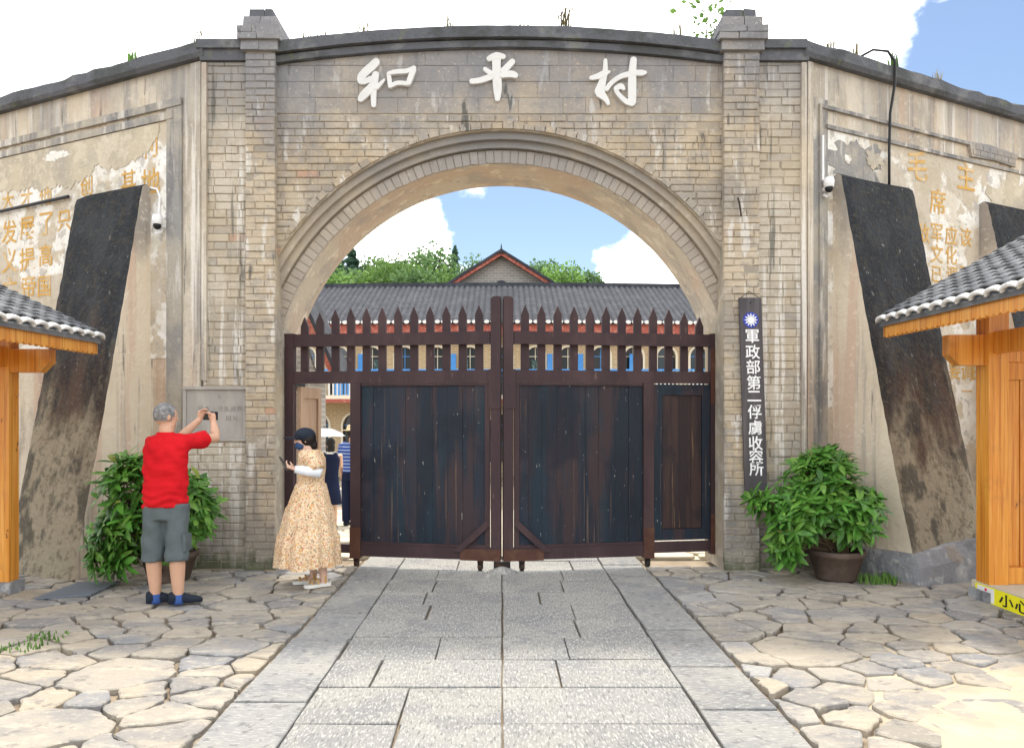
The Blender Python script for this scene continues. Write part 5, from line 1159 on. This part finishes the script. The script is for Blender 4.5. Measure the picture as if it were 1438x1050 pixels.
def walker(name_label, X, D, H, fwd, top, bottom, skirt, hair, arm_up=None, seed=0):
    """a smaller figure in the courtyard; returns the person and a helper for heights"""
    zb = court_z(D) + .01; k = H / 1.7
    o = thing('person', name_label, 'person', (X, D, zb)); f = Vector(fwd).normalized(); s = Vector((f.y, -f.x, 0))
    q = lambda a, b, z: Vector((X, D, zb)) + s * a * k + f * b * k + Vector((0, 0, z * k))
    b = MB(); hc = q(0, .02, 1.575); hs, hf, hu = head(b, hc, f, .225 * k)
    b.tube([q(0, 0, 1.5), q(0, 0, 1.38)], [.05 * k, .06 * k], 10)
    b.loft([(*q(0, 0, .82), .135 * k, .11 * k), (*q(0, 0, 1.05), .125 * k, .10 * k), (*q(0, 0, 1.3), .16 * k, .11 * k), (*q(0, 0, 1.41), .10 * k, .08 * k)], 14)
    for e in (-1, 1):
        if arm_up and e == arm_up: pts = [q(e * .18, 0, 1.38), q(e * .23, .08, 1.16), q(e * .14, .26, 1.32)]
        else: pts = [q(e * .18, 0, 1.38), q(e * .23, -.02, 1.1), q(e * .22, .05, .84)]
        b.tube(pts, [.05 * k, .04 * k, .026 * k], 9); hand(b, pts[-1], pts[-1] - pts[-2], f if e != arm_up else Vector((0, 0, 1)), .9 * k, .7, e)
        b.tube([q(e * .085, 0, .85), q(e * .09, .02 + e * .03, .47), q(e * .09, -.01 + e * .03, .28), q(e * .09, e * .03, .07)], [.085 * k, .055 * k, .052 * k, .036 * k], 10)
    body = remeshed(b, 'body', M['paleskin' if skirt else 'skin'], o, .011, 2)
    t = MB(); t.loft([(*q(0, 0, .84), .16 * k, .125 * k), (*q(0, 0, 1.05), .148 * k, .12 * k), (*q(0, 0, 1.3), .18 * k, .125 * k), (*q(0, 0, 1.43), .11 * k, .085 * k)], 18)
    if not skirt:
        for e in (-1, 1): t.tube([q(e * .12, 0, 1.38), q(e * .19, 0, 1.36), q(e * .225, 0, 1.2)], [.07 * k, .07 * k, .066 * k], 12)
    remeshed(t, 'shirt', M[top], o, .012, 2)
    g = MB()
    if skirt: g.loft([(*q(0, 0, .48), .21 * k, .19 * k), (*q(0, 0, .7), .18 * k, .16 * k), (*q(0, 0, .92), .150 * k, .125 * k)], 20); g.build('skirt', M[bottom], o, True)
    else:
        g.loft([(*q(0, 0, .78), .165 * k, .13 * k), (*q(0, 0, .93), .16 * k, .128 * k)], 16)
        for e in (-1, 1): g.tube([q(e * .085, 0, .86), q(e * .095, e * .02, .45), q(e * .095, e * .03, .07)], [.105 * k, .082 * k, .07 * k], 12)
        remeshed(g, 'trousers', M[bottom], o, .012, 2)
    for e in (-1, 1): m = MB(); shoe(m, q(e * .09, e * .03, 0), f, .25 * k, .044, .08); remeshed(m, 'shoe', M['shoe'], o, .009, 2)
    h = MB(); Mx = Matrix((hs, hf, hu)).transposed(); h.ball(hc + hu * .03 * k - hf * .018 * k, (.088 * k, .094 * k, .095 * k), 16, 10, Mx)
    if skirt: h.ball(hc - hf * .06 * k - hu * .07 * k, (.075 * k, .05 * k, .11 * k), 12, 8, Mx)
    h.build('hair', M[hair], body, True)
    return o, q, hc, hu
def court_people():
    D = 11.8; o, q, hc, up = walker('person in a navy sleeveless dress under a pale blue umbrella in the courtyard', GX(464, D), D, 1.46, (-.5, .85, 0), 'navy', 'navy', True, 'blackhair', arm_up=1)
    MB().loft([(*q(0, 0, 1.40), .10, .085), (*q(0, 0, 1.435), .085, .07)], 14).build('collar', M['white'], o, True)
    c = P(455, 603, D - .12); u = thing('umbrella', 'open pale blue umbrella held in the courtyard behind the gate', 'umbrella', tuple(c)); n = 8
    v = [c + Vector((0, 0, .02))]; f = []
    for r, z in ((.12, .005), (.24, -.04), (.335, -.105)):
        for j in range(n * 2):
            a = math.pi * j / n + .3; rr = r * (1 if j % 2 == 0 else .955); v.append(c + Vector((math.cos(a) * rr, math.sin(a) * rr, z + (0 if j % 2 == 0 else .01))))
    m = n * 2; f += [(0, 1 + j, 1 + (j + 1) % m) for j in range(m)] + [(1 + r * m + j, 1 + (r + 1) * m + j, 1 + (r + 1) * m + (j + 1) % m, 1 + r * m + (j + 1) % m) for r in range(2) for j in range(m)]
    MB().add(v, f).build('canopy', M['umbrella'], u)
    MB().tube([c + Vector((0, 0, .06)), q(.14, .27, 1.26)], .006, 6).build('shaft', M['iron'], u)
    D = 12.7; o, q, hc, up = walker('person in a blue striped shirt and straw hat walking into the courtyard', GX(494, D), D, 1.68, (.35, .93, 0), 'stripe', 'navy', False, 'blackhair')
    hm = MB().loft([(hc.x, hc.y, hc.z + .055, .17, .17), (hc.x, hc.y, hc.z + .068, .165, .165), (hc.x, hc.y, hc.z + .07, .098, .105), (hc.x, hc.y, hc.z + .14, .09, .095), (hc.x, hc.y, hc.z + .155, .06, .06)], 20); hm.build('straw_hat', M['straw'], o, True)
    hp = q(-.225, .07, .74); b = thing('bag', 'pale carrier bag hanging from the hand of the striped-shirt person', 'bag', tuple(hp - Vector((0, 0, .42))))
    MB().loft([(hp.x, hp.y, hp.z - .42, .13, .06), (hp.x, hp.y, hp.z - .40, .15, .075), (hp.x, hp.y, hp.z - .14, .145, .06), (hp.x, hp.y, hp.z - .12, .135, .04)], 16).build('bag_body', M['bag'], b, True)
    for e in (-1, 1): MB().tube([hp + Vector((e * .09, 0, -.13)), hp + Vector((e * .03, 0, -.01)), hp + Vector((0, 0, .0))], .007, 6).build('bag_handle', M['bag'], b)
court_people()

# ------------------------------------------------------------ courtyard building behind the gate
def arch_poly(x, w, z0, zs, n=10): return [(x - w, z0), (x + w, z0)] + [(x + w * math.cos(math.pi * i / n), zs + w * math.sin(math.pi * i / n)) for i in range(n + 1)]
def wall_panel(mb, x0, x1, z0, z1, ops, y0, y1):
    """a wall between x0 and x1 with arched openings (x, half width, sill, spring) sorted by x"""
    edge = x0
    for (x, w, s0, sp) in ops:
        if x - w > edge: mb.box(edge, x - w, y0, y1, z0, z1)
        if s0 > z0: mb.box(x - w, x + w, y0, y1, z0, s0)
        n = 8; top = [(x - w * math.cos(math.pi * i / n), sp + w * math.sin(math.pi * i / n)) for i in range(n + 1)]
        for i in range(n): mb.xz([top[i], top[i + 1], (top[i + 1][0], z1), (top[i][0], z1)], y0, y1)
        edge = x + w
    if edge < x1: mb.box(edge, x1, y0, y1, z0, z1)
def back_building():
    Y = 25.0; z0 = -.5; zb = 2.22; ze = 4.62
    b = thing('courtyard_building', 'two-storey yellow brick building with a grey tiled roof across the courtyard', 'building', (0, Y, z0))
    pitchx = 46 / F * Y
    ups = []; x = GX(522, Y) - pitchx * 5
    while x < 9.6: ups.append(x); x += pitchx
    mb = MB(); wall_panel(mb, -10, 10, zb, ze - .35, [(x, .30, zb + .05, 3.55) for x in ups], Y, Y + .3); mb.build('upper_wall', M['backbrick'], b)
    lows = []; x = GX(446, Y) - 1.22 * 4
    while x < 9.4: lows.append(x); x += 1.22
    mb = MB(); wall_panel(mb, -10, 10, z0, zb - .12, [(x, .37, z0 + .5, 1.25) for x in lows], Y + .01, Y + .31); mb.build('lower_wall', M['backbrick'], b)
    def window(x, w, s0, sp, kind):
        wnd = MB().xz(arch_poly(x, w - .002, s0, sp), Y + .16, Y + .2).build('window', M['glass'], b)
        out = arc_ = [(x + (w + .07) * math.cos(math.pi * i / 12), sp + (w + .07) * math.sin(math.pi * i / 12)) for i in range(13)]; inn = [(x + w * math.cos(math.pi * i / 12), sp + w * math.sin(math.pi * i / 12)) for i in range(13)]
        m = MB()
        for i in range(12): m.xz([out[i], out[i + 1], inn[i + 1], inn[i]], Y - .03, Y + .12)
        for e in (-1, 1): m.box(min(x + e * w, x + e * (w + .07)), max(x + e * w, x + e * (w + .07)), Y - .03, Y + .12, s0, sp - .002)
        m.build('window_frame', M['trim'], wnd)
        m = MB(); m.box(x - .012, x + .012, Y + .13, Y + .158, s0, sp + w); 
        for z in (sp, s0 + (sp - s0) * .5): m.box(x - w, x + w, Y + .131, Y + .157, z - .012, z + .012)
        m.build('mullion', M['bluepaint' if kind else 'trim'], wnd)
    for i, x in enumerate(ups): window(x, .30, zb + .05, 3.55, i % 3 == 0)
    for i, x in enumerate(lows): window(x, .37, z0 + .5, 1.25, True)
    for px in (507, 637, 772, 815, 887): x = GX(px, Y); MB().box(x - .085, x + .085, Y - .09, Y - .045, zb + .05, 3.62).build('shutter', M['bluepaint'], b)
    for px in (531, 652, 752): x = GX(px, Y); MB().box(x - .13, x + .13, Y - .06, Y - .035, 3.0, 3.42).build('notice_board', M['poster'], b)
    # balcony with blue balusters
    bl = MB().box(-10, 10, Y - 1.0, Y - .002, zb - .12, zb).build('balcony', M['trim'], b)
    MB().box(-10, 10, Y - 1.02, Y - .95, zb - .24, zb - .122).build('balcony_beam', M['redfascia'], bl)
    MB().box(-10, 10, Y - .99, Y - .95, zb + .78, zb + .84).build('handrail', M['bluepaint'], bl)
    mb = MB(); x = -10
    while x < 10: mb.box(x, x + .05, Y - .985, Y - .955, zb + .001, zb + .779); x += .13
    stuff(mb.build('balusters', M['whitewall'], bl))
    mb = MB(); x = GX(470, Y - 1)
    for i in range(6): mb.box(x, x + .05, Y - .99, Y - .95, zb + .002, zb + .778); x += .1
    mb.build('blue_balusters', M['bluepaint'], bl)
    x = -9.6
    while x < 10: MB().box(x - .06, x + .06, Y - .99, Y - .87, z0, zb - .121).build('balcony_post', M['bluepaint'], b); x += 2.44
    # eaves: red fascia, white tile ends, ribbed tile roof with a long ridge
    MB().box(-10.3, 10.3, Y - .62, Y - .56, ze - .40, ze - .06).build('fascia', M['redfascia'], b)
    MB().box(-10.3, 10.3, Y - .555, Y + .1, ze - .36, ze - .30).build('eave_soffit', M['redfascia'], b)
    ys, zs, yr, zr = Y - .75, ze - .02, Y + 3.3, 6.45
    cx = .2; n = int(20.8 / cx * 4); v = []
    def sag(x): return -.0011 * x * x
    for i in range(n + 1):
        x = -10.4 + 20.8 * i / n; h = (0, .045, .062, .045)[i % 4]
        for t in range(7):
            tt = t / 6; v.append((x, ys + (yr - ys) * tt, zs + (zr - zs) * tt + h + sag(x)))
    rf = MB().add(v, [(i * 7 + t, i * 7 + 7 + t, i * 7 + 8 + t, i * 7 + 1 + t) for i in range(n) for t in range(6)]).build('roof', M['slate'], b)
    MB().hexa([Vector(p) for p in [(-10.4, ys + .01, zs - .07), (10.4, ys + .01, zs - .07), (-10.4, yr, zr - .09), (10.4, yr, zr - .09), (-10.4, ys + .01, zs - .05), (10.4, ys + .01, zs - .05), (-10.4, yr, zr - .07), (10.4, yr, zr - .07)]]).build('roof_deck', M['slate'], rf)
    MB().hexa([Vector(p) for p in [(-10.4, yr, zr - .1), (10.4, yr, zr - .1), (-10.4, yr + 3.6, ze), (10.4, yr + 3.6, ze), (-10.4, yr, zr - .02), (10.4, yr, zr - .02), (-10.4, yr + 3.6, ze + .06), (10.4, yr + 3.6, ze + .06)]]).build('rear_roof', M['slate'], b)
    m = MB(); k = 24
    for i in range(k):
        a, c = -10.4 + 20.8 * i / k, -10.4 + 20.8 * (i + 1) / k
        m.hexa([Vector((a, yr - .12, zr - .03 + sag(a))), Vector((c, yr - .12, zr - .03 + sag(c))), Vector((a, yr + .12, zr - .03 + sag(a))), Vector((c, yr + .12, zr - .03 + sag(c))), Vector((a, yr - .1, zr + .13 + sag(a))), Vector((c, yr - .1, zr + .13 + sag(c))), Vector((a, yr + .1, zr + .13 + sag(a))), Vector((c, yr + .1, zr + .13 + sag(c)))])
    m.build('ridge', M['slate'], rf)
    m = MB(); x = -10.4
    while x < 10.3: m.tube([(x + .1, ys - .012, zs + .015 + sag(x)), (x + .1, ys + .03, zs + .02 + sag(x))], .085, 8, flat=.7); x += cx
    stuff(m.build('tile_ends', M['limetip'], rf))
    # cross gable behind the ridge
    Yg = 29.4; ax, az = GX(704, Yg), GZ(356, Yg); hw = GX(781, Yg) - ax; zl = GZ(404, Yg)
    g = MB().xz([(ax - hw + .15, zl - 1.2), (ax + hw - .15, zl - 1.2), (ax + hw - .15, zl), (ax, az - .12), (ax - hw + .15, zl)], Yg, Yg + .3).build('gable_wall', M['gablebrick'], b)
    for e in (-1, 1):
        d = Vector((e * hw, 0, zl - az)); 
        MB().hexa([Vector((ax, yy, az)) + d * t * 1.06 + Vector((0, 0, zz)) for zz in (-.16, -.02) for yy in (Yg - .42, Yg - .36) for t in (0, 1)]).build('bargeboard', M['redfascia'], g)
        MB().hexa([Vector((ax, yy, az)) + d * t * 1.1 + Vector((0, 0, zz)) for zz in (-.018, .09) for yy in (Yg - .5, Yg + 4.0) for t in (0, 1)]).build('gable_roof', M['slate'], g)
    MB().tube([(ax, Yg - .45, az - .1), (ax, Yg - .45, az + .28)], [.06, .01], 6).build('finial', M['slate'], g)
    # small dark vent shape low on the gable wall
    MB().xz(arch_poly(ax, .24, zl - .2, zl + .05), Yg - .02, Yg - .001).build('vent', M['slate'], g)
    return b
back_building()
def side_wing():
    Y = 13.6; z0 = court_z(Y)
    w = thing('side_building', 'low white-walled side building with a sloping red-brown roof edge at the left of the courtyard', 'building', (GX(405, Y), Y, z0))
    x1 = GX(441, Y)
    MB().hexa([Vector(p) for p in [(-6.5, Y, z0), (x1, Y, z0), (-6.5, Y + .9, z0), (x1, Y + .9, z0), (-6.5, Y, 2.42), (x1, Y, 2.42), (-6.5, Y + .9, 2.42), (x1, Y + .9, 2.42)]]).build('wall', M['gablebrick'], w)
    A, B = P(429, 424, Y), P(474, 522, Y); d = B - A
    MB().hexa([A - d * .25 + Vector((0, yy, 0)) + d * t * 1.25 + Vector((zz, 0, 0)) for zz in (-.10, 0) for yy in (-.3, -.24) for t in (0, 1)]).build('bargeboard', M['redfascia'], w)
    MB().hexa([A - d * .25 + Vector((0, yy, 0)) + d * t * 1.28 + Vector((zz, 0, 0)) for zz in (.001, .07) for yy in (-.36, 1.0) for t in (0, 1)]).build('roof', M['slate'], w)
    MB().xz([(x1 - 1.9, 2.421), (x1 - .02, 2.421), (A.x - .16, A.z - .35), (A.x - 1.9, A.z + .2)], Y + .1, Y + .25).build('gable_wall', M['gablebrick'], w)
    for i in range(3): MB().box(x1 - 1.5 + i * .52, x1 - 1.5 + i * .52 + .3, Y - .012, Y - .001, 2.05, 2.36).build('window', M['glass'], w)
side_wing()

# ------------------------------------------------------------ wooded hill behind
def hill():
    from mathutils import noise
    mb = MB(); nx, ny = 40, 14; v = []
    for j in range(ny + 1):
        for i in range(nx + 1):
            x = -90 + 180 * i / nx; y = 38 + 110 * j / ny; t = min(1, j / 7)
            prof = 10.2 + 4.0 * math.exp(-((x + 20) / 22) ** 2) - 5.5 / (1 + math.exp(-(x - 10) / 4)); z = -.8 + (prof + .8) * (t * t * (3 - 2 * t)) + 1.2 * noise.noise(Vector((x * .06, y * .06, 3)))
            v.append((x, y, z))
    structure(mb.add(v, [(j * (nx + 1) + i, j * (nx + 1) + i + 1, (j + 1) * (nx + 1) + i + 1, (j + 1) * (nx + 1) + i) for j in range(ny) for i in range(nx)]).build('hill', M['hill'], None, True))
hill()
def tree(px, py, d, h, w, kind, label, seed):
    rg = random.Random(seed); x, zt = GX(px, d), GZ(py, d); zb = zt - h
    t = thing('tree', label, 'tree', (x, d, zb), 'trees on the hill behind the courtyard')
    MB().tube([(x, d, zb - 1.5), (x + rg.uniform(-.1, .1), d, zb + h * .4), (x, d, zt - h * .1)], [w * .07, w * .045, w * .01], 7).build('trunk', M['bark'], t)
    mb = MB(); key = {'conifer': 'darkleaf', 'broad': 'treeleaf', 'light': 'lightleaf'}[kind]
    lobes = []
    if kind != 'conifer':
        for i in range(11): a = rg.uniform(0, 6.28); r = rg.uniform(.1, .62) * w / 2; zz = rg.uniform(.3, .86); lobes.append((Vector((x + math.cos(a) * r, d + math.sin(a) * r, zb + h * zz)), w * rg.uniform(.16, .26)))
    n = 3000 if kind != 'conifer' else 2200
    for i in range(n):
        if kind == 'conifer':
            tt = rg.random() ** .8; lay_ = math.floor(tt * 9) / 9; r = w / 2 * (1.05 - tt) * (.6 + .4 * ((tt * 9) % 1 < .55)) * rg.uniform(.3, 1.05); a = rg.uniform(0, 6.28)
            p = Vector((x + math.cos(a) * r, d + math.sin(a) * r, zb + h * (.16 + .84 * tt) - r * .12))
        else:
            c, r = rg.choice(lobes); u = Vector((rg.gauss(0, 1), rg.gauss(0, 1), rg.gauss(0, 1))).normalized(); p = c + u * r * rg.uniform(.55, 1.12); p.z += abs(u.z) * .05
        l = w * rg.uniform(.018, .038); a1 = Vector((rg.gauss(0, 1), rg.gauss(0, 1), rg.gauss(0, 1))).normalized(); a2 = a1.cross(Vector((rg.gauss(0, 1), rg.gauss(0, 1), rg.gauss(0, 1)))).normalized()
        mb.add([p - a1 * l, p + a2 * l * .6, p + a1 * l, p - a2 * l * .6], [(0, 1, 2, 3)])
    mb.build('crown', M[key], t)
TREES = ((452, 372, 62, 5.5, 4.5, 'broad', 'bushy green tree at the left end of the hill, beside the arch'), (494, 352, 66, 6.5, 3.6, 'conifer', 'tall dark conifer left of the gable, twin-topped in outline'), (478, 366, 66, 5.2, 3.2, 'conifer', 'dark conifer just left of the tallest conifer'),
         (532, 368, 68, 5, 5.0, 'broad', 'round dark green tree right of the tall conifer'), (470, 392, 52, 3.2, 5.0, 'light', 'light green shrub-like tree low above the roof at the left'), (560, 378, 66, 4.2, 5, 'light', 'light green tree in the middle of the left tree line'),
         (590, 366, 66, 5, 4.6, 'broad', 'leafy tree left of the broad blue-green tree'), (617, 358, 68, 6, 6.0, 'broad', 'broad green tree close to the gable on its left'), (639, 350, 72, 6.5, 2.4, 'conifer', 'slim tree rising highest beside the gable on its left'), (545, 392, 55, 3.2, 5, 'light', 'pale green low tree above the middle of the roof'),
         (600, 390, 56, 3.4, 5, 'light', 'pale green low tree beside the gable foot'), (664, 366, 70, 5, 4, 'broad', 'small tree partly behind the left slope of the gable'), (763, 367, 66, 5.2, 4.2, 'broad', 'tree just right of the gable'), (790, 382, 62, 4, 4.2, 'light', 'light tree second to the right of the gable'), (815, 390, 66, 3.6, 4.2, 'broad', 'last low tree on the right before the clouds'),
         (440, 388, 58, 4, 4.5, 'light', 'light green tree tucked against the arch at the far left'), (510, 388, 60, 3.6, 5, 'broad', 'green tree in front of the dark conifers'), (575, 396, 54, 3, 5, 'broad', 'low green tree just above the ridge'))
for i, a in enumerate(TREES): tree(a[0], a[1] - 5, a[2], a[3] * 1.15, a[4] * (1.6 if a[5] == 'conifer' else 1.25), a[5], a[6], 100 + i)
flush_texts()
